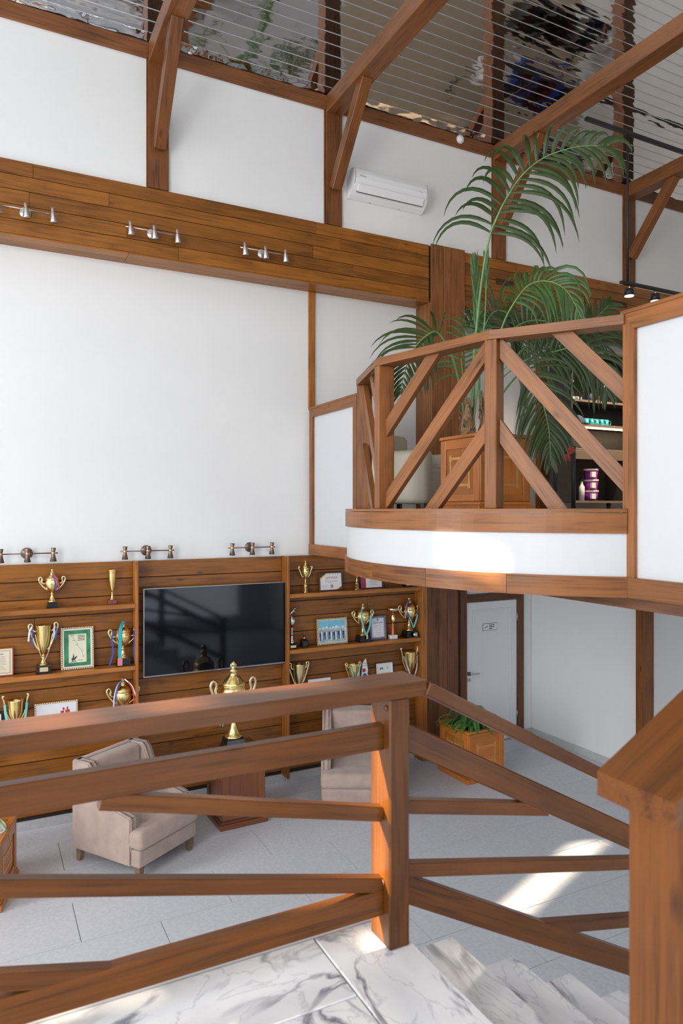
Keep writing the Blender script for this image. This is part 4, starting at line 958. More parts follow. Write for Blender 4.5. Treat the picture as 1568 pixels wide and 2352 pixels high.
lathe('seal', p, [(0, 0), (.02, 0), (.02, .001), (0, .001)], 'ink', B @ T((-wv+.045, -.004, h-.04)) @ Matrix.Rotation(PI/2, 4, 'X'), 20)
p, B, wv, h = picture('team_photograph', 'framed colour photograph of a group standing outdoors under blue sky', 3.69, 4.113, S2, .325, 'goldwood', 'paper', .018, cat='photograph')
beading(p, B, wv, h, .018)
rects('photo_ground', p, B, [(-wv+.026, .026, wv-.026, h*.62)], 'sand'); rects('photo_sky', p, B, [(-wv+.026, h*.62, wv-.026, h-.026)], 'skyblue')
rects('photo_tents', p, B, [(-wv+.03+.045*i, h*.6, -wv+.06+.045*i, h*.64+.01*(i % 3)) for i in range(8)], 'ribwhite', -.0052)
for nm, mt, rr in (('dark_clothes', 'navy', random.Random(1)), ('white_clothes', 'paper', random.Random(2)), ('blue_clothes', 'certblue', random.Random(3))):
    lst = []
    for i in range(16):
        if (i % 3) == ('dark_clothes', 'white_clothes', 'blue_clothes').index(nm):
            x = -wv+.045+i*.0215; z = .05+rr.random()*.02; lst += [(x-.008, z, x-.001, z+.055), (x+.001, z, x+.008, z+.055)]; lst.append((x-.010, z+.05, x+.010, z+.098))
    rects(nm, p, B, lst, mt, -.0056)
rects('heads', p, B, [(-wv+.045+i*.0215-.005, .152+.006*(i % 3), -wv+.045+i*.0215+.005, .165+.006*(i % 3)) for i in range(16)], 'goldwood', -.006)
p, B, wv, h = picture('framed_certificate', 'blue-bordered certificate in red wooden frame on the middle right shelf', 4.435, 4.68, S2, .308, 'redwood', 'certblue', .012, cat='certificate')
bm = bmesh.new(); 
add_box(bm, (-wv+.035, -.0052, .035), (wv-.035, -.0046, h-.035))
k = -wv+.045
while k < wv-.04:
    for zz in (.036, h-.036): add_tube(bm, [(k, -.0052, zz), (k, -.0046, zz)], .008, 8)
    k += .022
k = .05
while k < h-.045:
    for xx in (-wv+.036, wv-.036): add_tube(bm, [(xx, -.0052, k), (xx, -.0046, k)], .008, 8)
    k += .022
mobj('scalloped_sheet', bm_mesh(bm), 'paper', p, B)
text('Диплом', .036, B @ T((0, -.0056, h*.71)) @ Matrix.Rotation(PI/2, 4, 'X'), 'blue', p); rects('lettering', p, B, textlines(h*.6, h*.22, 6, .11, rnd), 'greyink', -.0054)
lathe('seal', p, [(0, 0), (.013, 0), (.013, .002), (0, .002)], 'goldwood', B @ T((0, -.004, h*.83)) @ Matrix.Rotation(PI/2, 4, 'X'), 16)
p, B, wv, h = picture('framed_certificate', 'white-framed certificate with small horse head on the bottom right shelf', 4.545, 4.785, S3, .352, 'ribwhite', 'paper', .012, cat='certificate')
rects('lettering', p, B, [(.03, h-.075, .055, h-.05), (-.06, h-.13, .07, h-.122), (-.03, h-.15, .05, h-.144)], 'yellow'); rects('horse_head', p, B, [(-.07, h-.085, -.06, h-.06), (-.06, h-.07, -.03, h-.055), (-.03, h-.085, -.022, h-.062)], 'ink')
p, B, wv, h = picture('framed_certificate', 'white frame barely rising above the railing, bottom right shelf', 3.575, 3.88, S3, .255, 'ribwhite', 'paper', .012, cat='certificate')

# ================================================================== PEDESTAL AND BIG TROPHY
def planter_box(name, label, cat, corner, size, h, mat, rz=0.0, inlay=True, open_top=True, sides=(0, 1, 2, 3), grp=None):
    """square panelled box; corner = its lowest x,y corner before rotation about that corner"""
    t = thing(name, label, cat, (*corner[:2], corner[2]), rz, grp); B = T(Vector(corner)) @ RZ(rz); s = size
    for i, (o, z0, z1) in enumerate(((.0, 0, .055), (.012, .055, .085))):
        lblk('plinth', t, B, (o, o, z0), (s-o, s-o, z1), mat, .006)
    q = .03
    wall_ = .05
    if open_top:
        for p0, p1 in (((q, q, .085), (s-q, q+wall_, h-.03)), ((q, s-q-wall_, .085), (s-q, s-q, h-.03)), ((q, q+wall_, .085), (q+wall_, s-q-wall_, h-.03)), ((s-q-wall_, q+wall_, .085), (s-q, s-q-wall_, h-.03))): lblk('side_wall', t, B, p0, p1, mat, .002)
        for p0, p1 in (((0.012, .012, h-.03), (s-.012, .07, h)), ((.012, s-.07, h-.03), (s-.012, s-.012, h)), ((.012, .07, h-.03), (.07, s-.07, h)), ((s-.07, .07, h-.03), (s-.012, s-.07, h))): lblk('rim', t, B, p0, p1, mat, .006)
        lblk('soil', t, B, (q+wall_, q+wall_, h-.12), (s-q-wall_, s-q-wall_, h-.09), 'soil', 0)
    else:
        lblk('body', t, B, (q, q, .085), (s-q, s-q, h-.04), mat, .002); lblk('top', t, B, (0, 0, h-.04), (s, s, h), mat, .006)
    for k in sides:
        F = B @ T((s/2, s/2, 0)) @ RZ(k*PI/2) @ T((-s/2, -s/2, 0))   # face looking to local -y
        e = q
        for p0, p1 in (((e, e-.012, .09), (e+.075, e+.001, h-.035)), ((s-e-.075, e-.012, .09), (s-e, e+.001, h-.035)), ((e+.075, e-.012, h-.12), (s-e-.075, e+.001, h-.035)), ((e+.075, e-.012, .09), (s-e-.075, e+.001, .15))): lblk('stile', t, F, p0, p1, mat, .004)
        if inlay:
            a, b, z0, z1 = e+.13, s-e-.13, .20, h-.17
            pp = [((a, e-.004, z0), (a+.022, e+.001, z1)), ((b-.022, e-.004, z0), (b, e+.001, z1)), ((a, e-.0041, z1-.045), (b, e+.001, z1-.023)), ((a, e-.0041, z0+.023), (b, e+.001, z0+.045))]
            pp += [((xx-.008, e-.0045, zz-.012), (xx+.030, e+.001, zz+.034)) for xx in (a, b-.022) for zz in (z1-.045, z0+.015)]
            bm = bmesh.new()
            for p0, p1 in pp: add_box(bm, p0, p1)
            mobj('inlay', bm_mesh(bm), 'inlay', t, F)
    return t
ped = planter_box('pedestal', 'dark panelled wooden pedestal standing between the two armchairs', 'pedestal', (2.187, 6.966, 0), .53, .745, 'mahogany', .03, inlay=False, open_top=False, sides=(0, 3))
tx, ty, tz = 2.415, 7.235, .745
trophy('very large ornate gold lidded trophy on the pedestal in front of the television', tx, tz, .93, bh=.13, bw=.27, handles='ear', y=ty, scale_r=.92, group='big trophy', flute=14, ribs=[('ribbon', 'yellow', [(-.2, .1, .56), (-.2, .14, .40), (-.23, .14, .22)], .014), ('ribbon', 'cyan', [(-.21, .1, .56), (-.18, .14, .40), (-.19, .14, .2)], .014)])
tb = [o for o in WM if o.get('label', '').startswith('very large ornate')][0]
lathe('finial_medallion', tb, [(0, 0), (.028, 0), (.036, .006), (.036, .014), (.028, .02), (0, .02)], 'palegold', T((tx, ty+.01, tz+.93-.045)) @ Matrix.Rotation(PI/2, 4, 'X'), 24)

# ================================================================== ARMCHAIRS
def soft_box(p0, p1, r, seg=4, puff=0.0):
    bm = bmesh.new(); add_box(bm, p0, p1)
    bmesh.ops.bevel(bm, geom=bm.edges[:], offset=r, segments=seg, affect='EDGES', profile=.5)
    return bm
def soft(name, parent, B, p0, p1, r, mat, seg=4):
    bm = soft_box(p0, p1, r, seg); return mobj(name, bm_mesh(bm), mat, parent, B, smooth=True)
def armchair(label, origin, facing, group):
    """origin: left front corner seen from the front... local: x = width 0..W, y = depth (0 front .. Dp back)"""
    W, Dp = .77, .86; fx, fy = facing
    back = Vector((-fx, -fy, 0)).normalized(); xr = Vector((back.y, -back.x, 0))
    R = Matrix((xr, back, Vector((0, 0, 1)))).transposed().to_4x4(); B = T(Vector(origin)) @ R
    t = thing('armchair', label, 'armchair', origin, 0, group)
    t.matrix_basis = T(Vector(origin)); 
    soft('seat_base', t, B, (.012, .0, .13), (W-.012, Dp-.02, .285), .022, 'velvet')
    # T-shaped cushion
    soft('seat_cushion', t, B, (.0, -.03, .285), (W, .17, .455), .05, 'velvet', 5); soft('seat_cushion', t, B, (.105, .10, .287), (W-.105, Dp-.16, .455), .04, 'velvet', 5)
    soft('backrest', t, B, (.10, Dp-.22, .40), (W-.10, Dp-.06, .95), .045, 'velvet', 5)
    soft('back_panel', t, B, (.02, Dp-.075, .13), (W-.02, Dp, .955), .02, 'velvet')
    prof = [(.10, .13), (.10, .555), (.20, .575), (.34, .60), (.43, .645), (.50, .72), (.555, .82), (.60, .915), (.64, .955), (Dp, .955), (Dp, .13)]
    for sx in (0, 1):
        x0, x1 = (0.0, .105) if sx == 0 else (W-.105, W)
        bm = bmesh.new(); a = [bm.verts.new((x0, p[0], p[1])) for p in prof]; b = [bm.verts.new((x1, p[0], p[1])) for p in prof]
        bm.faces.new(a); bm.faces.new(b[::-1])
        for i in range(len(prof)): j = (i+1) % len(prof); bm.faces.new((a[i], b[i], b[j], a[j]))
        bmesh.ops.recalc_face_normals(bm, faces=bm.faces)
        bmesh.ops.bevel(bm, geom=[e for e in bm.edges if len(e.link_faces) == 2 and e.calc_face_angle(0) > 1.2], offset=.012, segments=2, affect='EDGES')
        wing = mobj('arm', bm_mesh(bm), 'velvet', t, B, smooth=False)
        bm = bmesh.new(); P = smooth_curve([(0, p[0], p[1]) for p in prof[1:9]], 60)
        path = [Vector((0, .10, .15+.40*i/26)) for i in range(26)] + P + [Vector((0, .64+.2*i/12, .955)) for i in range(1, 12)]
        for xx in (x0+.028, x1-.028):
            for i, q in enumerate(path):
                nx = path[min(i+1, len(path)-1)]-path[max(i-1, 0)]; nn = Vector((0, -nx.z, nx.y)).normalized()
                if nn.z < -.2: nn = -nn
                c = Vector((xx, q.y, q.z))+nn*.002
                r = .0058
                vs = [bm.verts.new(c+Vector((dx, 0, 0))*r+Vector((0, nx.y, nx.z)).normalized()*dt*r) for dx, dt in ((-1, 0), (0, -1), (1, 0), (0, 1))]; top = bm.verts.new(c+nn*.0045)
                for i2 in range(4): bm.faces.new((vs[i2], vs[(i2+1) % 4], top))
        st_ = mobj('nailheads', bm_mesh(bm), 'stud', wing, B); st_['kind'] = 'stuff'
    for lx, ly in ((.06, .05), (W-.06, .05), (.06, Dp-.06), (W-.06, Dp-.06)):
        bm = bmesh.new(); v0 = [bm.verts.new((lx+sx*.032, ly+sy*.032, .131)) for sx, sy in ((-1, -1), (1, -1), (1, 1), (-1, 1))]; sp = .02 if ly > .4 else 0
        v1 = [bm.verts.new((lx+sx*.02, ly+sp+sy*.02, 0)) for sx, sy in ((-1, -1), (1, -1), (1, 1), (-1, 1))]
        bm.faces.new(v0); bm.faces.new(v1[::-1])
        for i in range(4): j = (i+1) % 4; bm.faces.new((v0[i], v1[i], v1[j], v0[j]))
        bmesh.ops.recalc_face_normals(bm, faces=bm.faces); mobj('leg', bm_mesh(bm), 'legwood', t, B)
    return t
armchair('taupe velvet armchair with nailhead trim in front of the left shelves', (1.24, 6.313, 0), (.55, -.834), 'taupe velvet armchairs')
armchair('taupe velvet armchair under the right shelves, partly behind the railing post', (3.27, 6.86, 0), (-.46, -.888), 'taupe velvet armchairs')

# ================================================================== PLANTS
def frond(name, parent, ctrl, start, n, lmax, width, hint, droop, mat, petr=.011, spread=1.0, shape=None, up_bias=0.0, seg=7, rs=0, a0=62, a1=28):
    rr = random.Random(rs); P = smooth_curve(ctrl, 60); L = len(P)-1
    bm = bmesh.new()
    rad = [petr*(1-.75*i/L) for i in range(L+1)]
    add_tube(bm, P, rad, 6); bmesh.ops.recalc_face_normals(bm, faces=bm.faces)
    stem = mobj(name, bm_mesh(bm), 'petiole', parent, smooth=True)
    bm = bmesh.new(); hint = Vector(hint).normalized()
    def leaf(p, d, nrm, ln, wd, dr):
        prev = None; pos = p.copy(); d = d.normalized(); step = ln/seg
        for s in range(seg+1):
            f = s/seg; wv = wd*(.35+.65*min(1, f*4))*(1-f**2.2)*.5+.0006
            side = nrm.cross(d)
            if side.length < 1e-3: side = Vector((0, 0, 1)).cross(d)
            side.normalize(); keel = side.cross(d).normalized()
            row = (bm.verts.new(pos+side*wv+keel*wv*.25), bm.verts.new(pos), bm.verts.new(pos-side*wv+keel*wv*.25))
            if prev: bm.faces.new((prev[0], prev[1], row[1], row[0])); bm.faces.new((prev[1], prev[2], row[2], row[1]))
            prev = row; d = (d+Vector((0, 0, -1))*dr*(.1+1.7*f)/seg*2.2).normalized(); pos = pos+d*step
    for i in range(n):
        f = i/(n-1); t = start+(1-start)*f**.95; k = min(int(t*L), L-1); p = P[k].lerp(P[k+1], t*L-k); tan = (P[min(k+2, L)]-P[max(k-1, 0)]).normalized()
        sv = tan.cross(hint)
        if sv.length < .05: sv = tan.cross(Vector((0, 0, 1)))
        sv.normalize(); ln = lmax*(shape(f) if shape else (.55+.45*math.sin(PI*min(1, f*1.15+.12)))*(1-.55*max(0, f-.7)/.3))
        for sgn in (-1, 1):
            ang = math.radians(a0+(a1-a0)*f+rr.uniform(-6, 6)); d = (sv*sgn*math.sin(ang)*spread+tan*math.cos(ang)+Vector((0, 0, up_bias))+hint*rr.uniform(-.12, .22)).normalized()
            if d.z > .7 and up_bias < .5: ln_ = ln*.62; d = (d+hint*.45+sv*sgn*.25).normalized()
            else: ln_ = ln
            leaf(p, d, hint, ln_*rr.uniform(.85, 1.1), width*rr.uniform(.85, 1.1), droop*rr.uniform(.7, 1.3))
    mobj('leaflets', bm_mesh(bm), mat, stem)
    return stem
VD = (-.63, -.77, .1)
up_planter = planter_box('wooden_planter', 'orange cherry-wood planter with inlay holding the tall palm on the balcony', 'planter', (3.735, 4.745, FZ), .61, .675, 'cherry', 0.0)
palm = thing('palm', 'tall green palm with arching fronds growing in the balcony planter', 'palm', (4.0, 5.05, FZ+.585))
for (x, y, z, x2, y2, z2) in ((3.885, 5.09, 3.84, 3.875, 5.09, 4.29), (4.03, 5.03, 3.84, 4.055, 5.0, 4.33)):
    bm = bmesh.new(); add_tube(bm, [(x, y, z), (x*.6+x2*.4, y, z*.6+z2*.4), (x2, y2, z2)], [.055, .062, .028], 10)
    rr = random.Random(int(x*100))
    for i in range(34):
        a = rr.random()*2*PI; f = rr.random(); q = Vector((x, y, z)).lerp(Vector((x2, y2, z2)), f*.85); r_ = .052
        o = Vector((math.cos(a), math.sin(a), 0)); add_tube(bm, [q+o*r_*.8, q+o*(r_+.02)+Vector((0, 0, .05)), q+o*(r_+.018*rr.random())+Vector((0, 0, .10+.07*rr.random()))], [.014, .011, .003], 5, .4)
    mobj('trunk', bm_mesh(bm), 'fibre', palm)
frond('frond', palm, [(3.89, 5.09, 4.02), (3.92, 5.04, 4.74), (3.93, 4.95, 5.33), (3.92, 4.84, 5.64), (3.95, 4.77, 5.81), (4.0, 4.69, 5.97), (4.08, 4.59, 6.13), (4.21, 4.47, 6.25), (4.4, 4.32, 6.31), (4.57, 4.18, 6.3)], .36, 20, .80, .046, VD, 1.45, 'palm', .013, rs=1, up_bias=.16, seg=9, a0=88, a1=30, shape=lambda f: (.75+.25*math.sin(PI*min(1, f*1.6)))*(1-.45*max(0, f-.45)/.55))
frond('frond', palm, [(4.05, 5.06, 4.07), (4.06, 5.0, 4.55), (4.1, 4.87, 4.93), (4.13, 4.74, 5.11), (4.16, 4.61, 5.21), (4.22, 4.46, 5.21), (4.29, 4.31, 5.1), (4.37, 4.22, 4.86)], .42, 20, .52, .034, VD, 1.5, 'palmlight', .011, rs=2)
frond('frond', palm, [(3.9, 5.14, 4.03), (3.76, 5.04, 4.37), (3.63, 4.99, 4.64), (3.47, 4.96, 4.8), (3.36, 4.96, 4.77), (3.24, 4.97, 4.65), (3.15, 4.96, 4.48), (3.11, 4.98, 4.28)], .42, 20, .50, .03, VD, .7, 'palm', .012, rs=3, up_bias=.1)
frond('frond', palm, [(4.04, 5.06, 4.07), (4.16, 5.06, 4.41), (4.39, 4.94, 4.64), (4.6, 4.78, 4.72), (4.77, 4.63, 4.74), (4.89, 4.52, 4.57), (4.95, 4.48, 4.34)], .36, 24, .62, .032, VD, 1.3, 'palm', .011, rs=4)
frond('frond', palm, [(4.01, 5.02, 4.04), (4.01, 4.91, 4.37), (4.08, 4.76, 4.56), (4.2, 4.65, 4.5), (4.26, 4.56, 4.23), (4.31, 4.53, 3.97), (4.32, 4.52, 3.71)], .38, 26, .52, .03, VD, .8, 'palm', .011, rs=5)
frond('frond', palm, [(4.05, 5.11, 4.07), (4.19, 5.16, 4.55), (4.36, 5.12, 4.92), (4.6, 5.06, 5.07), (4.81, 4.95, 5.01), (4.98, 4.86, 4.77), (5.03, 4.84, 4.48)], .36, 26, .62, .032, VD, 1.3, 'palm', .011, rs=6)
frond('frond', palm, [(4.12, 5.14, 4.08), (4.42, 5.15, 4.48), (4.81, 5.06, 4.83), (5.11, 4.91, 5.02), (5.33, 4.8, 5.25)], .45, 18, .55, .034, VD, .6, 'palm', .011, rs=7)
frond('frond', palm, [(3.95, 5.11, 4.03), (4.0, 5.14, 4.57), (4.03, 5.15, 5.01), (4.04, 5.18, 5.37), (4.02, 5.18, 5.57)], .45, 12, .32, .022, VD, .1, 'palmlight', .011, spread=.22, rs=8, up_bias=.6)
frond('frond', palm, [(4.09, 5.15, 4.06), (4.16, 5.28, 4.48), (4.24, 5.35, 4.91), (4.4, 5.39, 5.19), (4.56, 5.36, 5.21), (4.68, 5.3, 5.04), (4.71, 5.28, 4.78)], .36, 24, .58, .032, VD, 1.2, 'palm', .011, rs=9)
frond('frond', palm, [(3.95, 5.17, 4.03), (4.05, 5.34, 4.4), (4.08, 5.44, 4.75), (4.23, 5.47, 5.07), (4.32, 5.42, 5.13)], .36, 18, .45, .03, VD, .8, 'palmlight', .010, rs=10)
frond('frond', palm, [(3.93, 5.08, 4.03), (3.99, 5.0, 4.9), (4.0, 4.98, 5.3), (3.98, 4.96, 5.5)], .6, 8, .22, .02, VD, .1, 'palmlight', .010, spread=.2, rs=11, up_bias=.6)
# ground-floor planter with fern
plR = planter_box('wooden_planter', 'cherry-wood planter with fern on the grey floor by the white door', 'planter', (5.19, 6.80, 0), .61, .62, 'cherry', .03)
fern = thing('fern', 'bushy green fern spilling over the planter near the white door', 'fern', (5.5, 7.1, .53))
rr = random.Random(21)
for i in range(72):
    a = rr.uniform(0, 2*PI); r0 = rr.uniform(0, .16); c = Vector((5.48+r0*math.cos(a), 7.10+r0*math.sin(a)*.9, .53)); o = Vector((math.cos(a), math.sin(a), 0)); ln = rr.uniform(.16, .30); hgt = rr.uniform(.08, .24)
    frond('fern_frond', fern, [c, c+o*ln*.3+Vector((0, 0, hgt)), c+o*ln*.7+Vector((0, 0, hgt*1.05)), c+o*ln+Vector((0, 0, hgt*.5))], .12, 24, .055, .015, (0, 0, 1), .4, 'fern' if i % 4 else 'palmlight', .003, rs=i, seg=3)
for (dx, dy) in ((-.30, -.17), (-.31, -.06), (.02, -.1)):
    c = Vector((5.42, 7.02, .56)); o = Vector((dx, dy, 0))
    frond('trailing_stem', fern, [c, c+o*.5+Vector((0, 0, .12)), c+o*.9+Vector((0, 0, .10)), c+o*1.08+Vector((0, 0, -.10 if dx < 0 else .05))], .2, 18, .05, .018, (0, 0, 1), .8, 'fern' if dx < 0 else 'fernpale', .003, rs=77, seg=3)
# left planter with white pot
plL = planter_box('wooden_planter', 'cherry-wood planter cut by the left edge of the photo', 'planter', (-.43, 6.55, 0), .61, .56, 'cherry', -.27, sides=(0, 1))
t = thing('flower_pot', 'white pot lying tilted in the left planter', 'pot', (.06, 6.72, .45))
lathe('pot', t, [(.0, 0), (.07, 0), (.10, .16), (.108, .17), (.108, .18), (.095, .18), (.07, .03), (.0, .02)], 'plastic', T((.045, 6.73, .452)) @ Matrix.Rotation(.35, 4, 'Y') @ Matrix.Rotation(.3, 4, 'X'), 24)
sp = thing('trailing_succulent', 'pale green trailing succulent hanging over the left planter rim', 'plant', (.05, 6.72, .58))
for k, (dx, dy, dz) in enumerate(((.13, -.08, -.12), (.02, -.13, .02), (-.1, -.05, .06))):
    c = Vector((.06, 6.74, .60)); frond('trailing_stem', sp, [c, c+Vector((dx*.5, dy*.5, .06)), c+Vector((dx, dy, 0)), c+Vector((dx*1.3, dy*1.3, dz))], .1, 22, .035, .014, (0, 0, 1), .4, 'fernpale', .004, rs=90+k, seg=3)

# ================================================================== UPPER FLOOR FURNITURE
def leather_chair(label, x, y, rz):
    t = thing('leather_armchair', label, 'armchair', (x, y, FZ), rz); B = T((x, y, FZ)) @ RZ(rz)
    soft('seat', t, B, (-.28, -.36, .10), (.28, .30, .44), .05, 'beige'); soft('backrest', t, B, (-.36, .24, .08), (.36, .44, .84), .07, 'beige', 5)
    for s in (-1, 1): soft('armrest', t, B, (s*.27, -.38, .08), (s*.42, .32, .62), .05, 'beige', 5)
    for lx in (-.34, .34):
        for ly in (-.3, .36): lblk('foot', t, B, (lx-.025, ly-.025, 0), (lx+.025, ly+.025, .09), 'black', .004)
    return t
leather_chair('beige leather armchair behind the balcony railing', 4.12, 6.35, .5)
t = thing('side_cabinet', 'low dark brown cabinet behind the leftmost balcony bay', 'cabinet', (3.9, 7.1, FZ))
blk('body', t, (3.76, 6.92, FZ+.05), (4.06, 7.30, FZ+.56), 'darkcab', .005); blk('top', t, (3.75, 6.91, FZ+.56), (4.07, 7.31, FZ+.585), 'darkcab', .004); blk('plinth', t, (3.78, 6.94, FZ), (4.04, 7.28, FZ+.05), 'black', .002)
# dark display cabinet
CF, CB_, X0, X1 = 7.2, 7.62, 7.26, 9.6
cb = thing('display_cabinet', 'tall dark display cabinet with lit shelves behind the palm', 'cabinet', (8.4, 7.4, FZ))
blk('side_panel', cb, (X0, CF, FZ+.12), (X0+.03, CB_, 5.55), 'darkcab'); blk('side_panel', cb, (X1-.03, CF, FZ+.12), (X1, CB_, 5.55), 'darkcab'); blk('back_panel', cb, (X0, CB_-.015, FZ+.12), (X1, CB_, 5.55), 'darkcab', 0)
blk('divider', cb, (8.35, CF+.02, FZ+.12), (8.38, CB_-.02, 4.1), 'darkcab')
for z in (3.42, 4.15, 4.495, 4.83, 5.09, 5.53):
    s = blk('shelf', cb, (X0+.03, CF+.004, z-.028), (X1-.03, CB_-.016, z), 'darkcab', .002); blk('shelf_edge', s, (X0+.03, CF-.004, z-.03), (X1-.03, CF+.004, z+.002), 'cabedge', .002)
blk('drawer_front', cb, (X0+.03, CF-.006, 4.0), (X1-.03, CF+.01, 4.12), 'cabedge', .003)
for x in (7.5, 8.2, 9.3): tube('foot', cb, [(x, 7.4, FZ), (x, 7.4, FZ+.12)], [.02, .035], 'black', seg=8)
for z in (4.44, 5.05): blk('light_strip', cb, (7.42, CF+.03, z), (9.4, CF+.055, z+.02), 'led', 0)
light('cabinet_strip_light', 'AREA', (8.2, CF+.05, 4.43), 6, (1, .75, .45), (0, .25, -1), 1.6, .03)
# things in the cabinet
for i in range(3):
    z = 3.42+.155*i; x = 7.80
    t = thing('plastic_tub', 'purple plastic tub with white lid, %s of the stack in the dark cabinet' % ('bottom', 'middle', 'top')[i], 'tub', (x, 7.36, z), group='purple tubs in the cabinet')
    lathe('tub', t, [(.0, 0), (.085, 0), (.10, .125), (.0, .125)], 'purple', T((x, 7.36, z)), 20); lathe('lid', t, [(.0, .125), (.106, .125), (.106, .15), (.0, .152)], 'tubwhite', T((x, 7.36, z)), 20)
    boxes('label', t, [((x-.095, 7.25, z+.03), (x-.02, 7.285, z+.105))], 'tubwhite')
t = thing('spray_bottle', 'pale grooming bottle beside the purple tubs', 'bottle', (7.62, 7.36, 3.42)); lathe('bottle', t, [(0, 0), (.04, 0), (.042, .2), (.016, .24), (.016, .28), (0, .28)], 'tubwhite', T((7.62, 7.36, 3.42)), 16); lathe('cap', t, [(0, .28), (.022, .28), (.02, .33), (0, .33)], 'black', T((7.62, 7.36, 3.42)), 12)
mp_ = ('leftmost', 'second', 'third', 'fourth', 'rightmost')
for i in range(5):
    x = 7.68+.098*i; t = thing('mug', 'teal patterned mug on the lit cabinet shelf, %s of five' % mp_[i], 'mug', (x, 7.34, 4.495), group='teal mugs in the cabinet')
    lathe('cup', t, [(0, 0), (.038, 0), (.042, .01), (.042, .10), (.038, .10), (.036, .015), (0, .012)], 'tealmug', T((x, 7.34, 4.495)), 18); tube('handle', t, smooth_curve([(x+.04, 7.32, 4.52), (x+.065, 7.31, 4.53), (x+.065, 7.31, 4.57), (x+.04, 7.32, 4.58)], 10), .006, 'tealmug', seg=6)
t = thing('baseball_cap', 'dark navy cap on the cabinet shelf beside the mugs', 'cap', (7.53, 7.36, 4.495))
lathe('crown', t, [(.1, 0), (.105, .03), (.098, .08), (.07, .12), (.03, .14), (0, .145)], 'navycloth', T((7.53, 7.36, 4.495)), 20)
bm = bmesh.new(); vs = [[], []]
for i in range(13):
    a = -PI*.15-PI*.7*i/12; 
    for j, (r_, dz) in enumerate(((.1, .02), (.18, -.0))): vs[j].append(bm.verts.new((r_*math.cos(a), r_*math.sin(a), .005+dz*.5)))
for i in range(12): bm.faces.new((vs[0][i], vs[0][i+1], vs[1][i+1], vs[1][i]))
bmesh.ops.solidify(bm, geom=bm.faces[:], thickness=.006); mobj('visor', bm_mesh(bm), 'navycloth', t, T((7.53, 7.36, 4.5)))
def figurine(label, x, z, s, m1, m2):
    t = thing('figurine', label, 'figurine', (x, 7.36, z)); lathe('body', t, [(0, 0), (.05*s, 0), (.055*s, .06*s), (.04*s, .12*s), (.05*s, .18*s), (.03*s, .24*s), (0, .25*s)], m1, T((x, 7.36, z)), 14, flute=4, amp=.12); lathe('head', t, [(0, .23*s), (.035*s, .25*s), (.045*s, .29*s), (.03*s, .33*s), (0, .335*s)], m2, T((x-.01, 7.35, z)), 14)
figurine('white and dark figurine at the left of the mug shelf', 7.36, 4.495, .75, 'paper', 'ink'); figurine('black and white figurine on the shelf above the mugs', 7.62, 4.83, .7, 'blackgloss', 'paper'); figurine('small gold and red figurine on the shelf above the mugs', 7.93, 4.83, .55, 'gold', 'redpl'); figurine('small gold figurine on the upper cabinet shelf', 7.55, 5.09, .5, 'gold', 'gold')
t = thing('gift_box', 'pink box on the upper cabinet shelf', 'box', (7.85, 7.4, 5.09)); blk('box', t, (7.72, 7.3, 5.09), (8.02, 7.5, 5.22), 'pink', .004); blk('lid', t, (7.715, 7.295, 5.22), (8.025, 7.505, 5.25), 'pink', .004)
t = thing('storage_jar', 'dark navy jar on the shelf above the mugs', 'jar', (7.78, 7.36, 4.83)); lathe('jar', t, [(0, 0), (.055, 0), (.058, .1), (.05, .12), (0, .12)], 'navycloth', T((7.78, 7.36, 4.83)), 16); lathe('lid', t, [(0, .12), (.045, .12), (.045, .135), (0, .137)], 'black', T((7.78, 7.36, 4.83)), 16)
for i in range(3):
    t = thing('folded_pack', 'flat silver pack lying on the shelf above the mugs, %s of three' % ('bottom', 'middle', 'top')[i], 'pack', (7.42, 7.36, 4.83+.017*i), group='flat packs in the cabinet'); blk('wrapper', t, (7.33+.01*i, 7.27, 4.83+.017*i), (7.53, 7.45, 4.846+.017*i), 'ribwhite', .004); blk('print_band', t, (7.40, 7.268, 4.834+.017*i), (7.46, 7.2695, 4.842+.017*i), 'ink', 0)
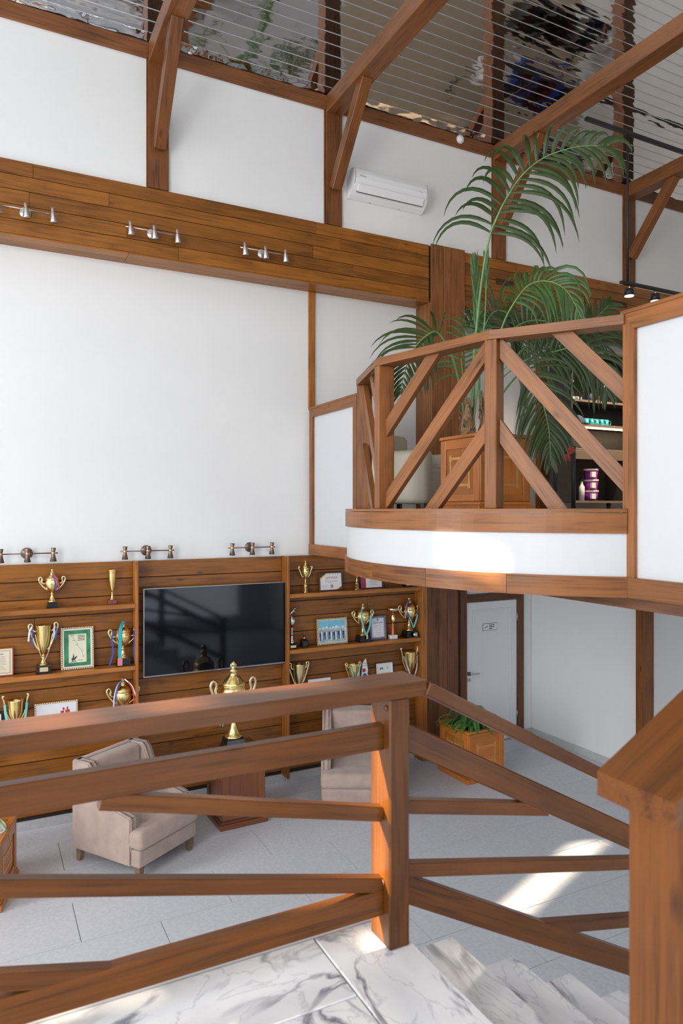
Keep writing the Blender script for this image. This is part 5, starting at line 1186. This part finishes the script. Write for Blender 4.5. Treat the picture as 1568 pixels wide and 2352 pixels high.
# black stand with red bow
t = thing('display_stand', 'black two-pole display stand behind the balcony railing', 'stand', (5.17, 5.2, FZ))
for (x, y) in ((5.09, 5.26), (5.24, 5.17)):
    tube('pole', t, [(x, y, FZ+.02), (x, y, 3.93)], .022, 'black', seg=10); bar('base_foot', t, (x-.16, y-.14, FZ+.012), (x+.16, y+.14, FZ+.012), .05, .024, 'black')
bar('crossbar', t, (5.09, 5.26, 3.86), (5.24, 5.17, 3.86), .02, .02, 'black')
t = thing('red_bow', 'small bright red bow hanging on the black stand', 'bow', (5.13, 5.12, 3.85))
for s, dz in ((1, .035), (-1, -.035)):
    bm = soft_box((-.038, -.012, -.028), (.038, .012, .028), .01, 2); mobj('loop', bm_mesh(bm), 'red', t, T((5.135+s*.018, 5.12-s*.01, 3.85+dz)) @ Matrix.Rotation(.5*s, 4, 'Y'), smooth=True)
mobj('knot', bm_mesh(soft_box((-.015, -.015, -.015), (.015, .015, .015), .005, 2)), 'red', t, T((5.135, 5.115, 3.85)), smooth=True)
ribbon('tail', t, [(5.135, 5.112, 3.85), (5.12, 5.11, 3.81), (5.13, 5.11, 3.77)], 'red', .02)

# clothes racks on the shop floor above (mirrored in the polished ceiling)
def clothes_rack(label, x, y, ln, cols, rs):
    t = thing('clothes_rack', label, 'clothes rack', (x, y, FZ)); rr = random.Random(rs)
    for xx in (x-ln/2, x+ln/2):
        tube('upright', t, [(xx, y, FZ+.02), (xx, y, FZ+1.45)], .016, 'black', seg=8); bar('foot', t, (xx, y-.25, FZ+.012), (xx, y+.25, FZ+.012), .04, .024, 'black')
    tube('rail', t, [(x-ln/2, y, FZ+1.45), (x+ln/2, y, FZ+1.45)], .016, 'black', seg=8)
    n = int(ln/.13)
    for i in range(n):
        xx = x-ln/2+.1+i*(ln-.2)/(n-1); h = rr.uniform(.7, .95)
        bm = bmesh.new(); add_tube(bm, [(xx, y, FZ+1.40), (xx, y, FZ+1.33), (xx, y, FZ+1.28), (xx, y, FZ+1.40-h*.6), (xx+rr.uniform(-.03, .03), y, FZ+1.40-h)], [.02, .12, .22, .24, .27], 10, .16, (1, 0, 0))
        mobj('garment', bm_mesh(bm), rr.choice(cols), t, smooth=True)
    return t
clothes_rack('long rack of dark garments on the upper shop floor', 10.4, 3.4, 2.4, ['navycloth', 'darkcab', 'blackgloss', 'maroon', 'navycloth', 'blue', 'ribwhite'], 1)
clothes_rack('rack of dark and maroon garments farther right on the shop floor', 11.4, 1.9, 2.4, ['darkcab', 'maroon', 'navycloth', 'blackgloss', 'greyink', 'beige'], 2)
clothes_rack('short rack of mixed garments by the display cabinet', 10.9, 5.0, 1.8, ['darkcab', 'navycloth', 'blackgloss', 'certblue', 'redink', 'goldwood'], 3)
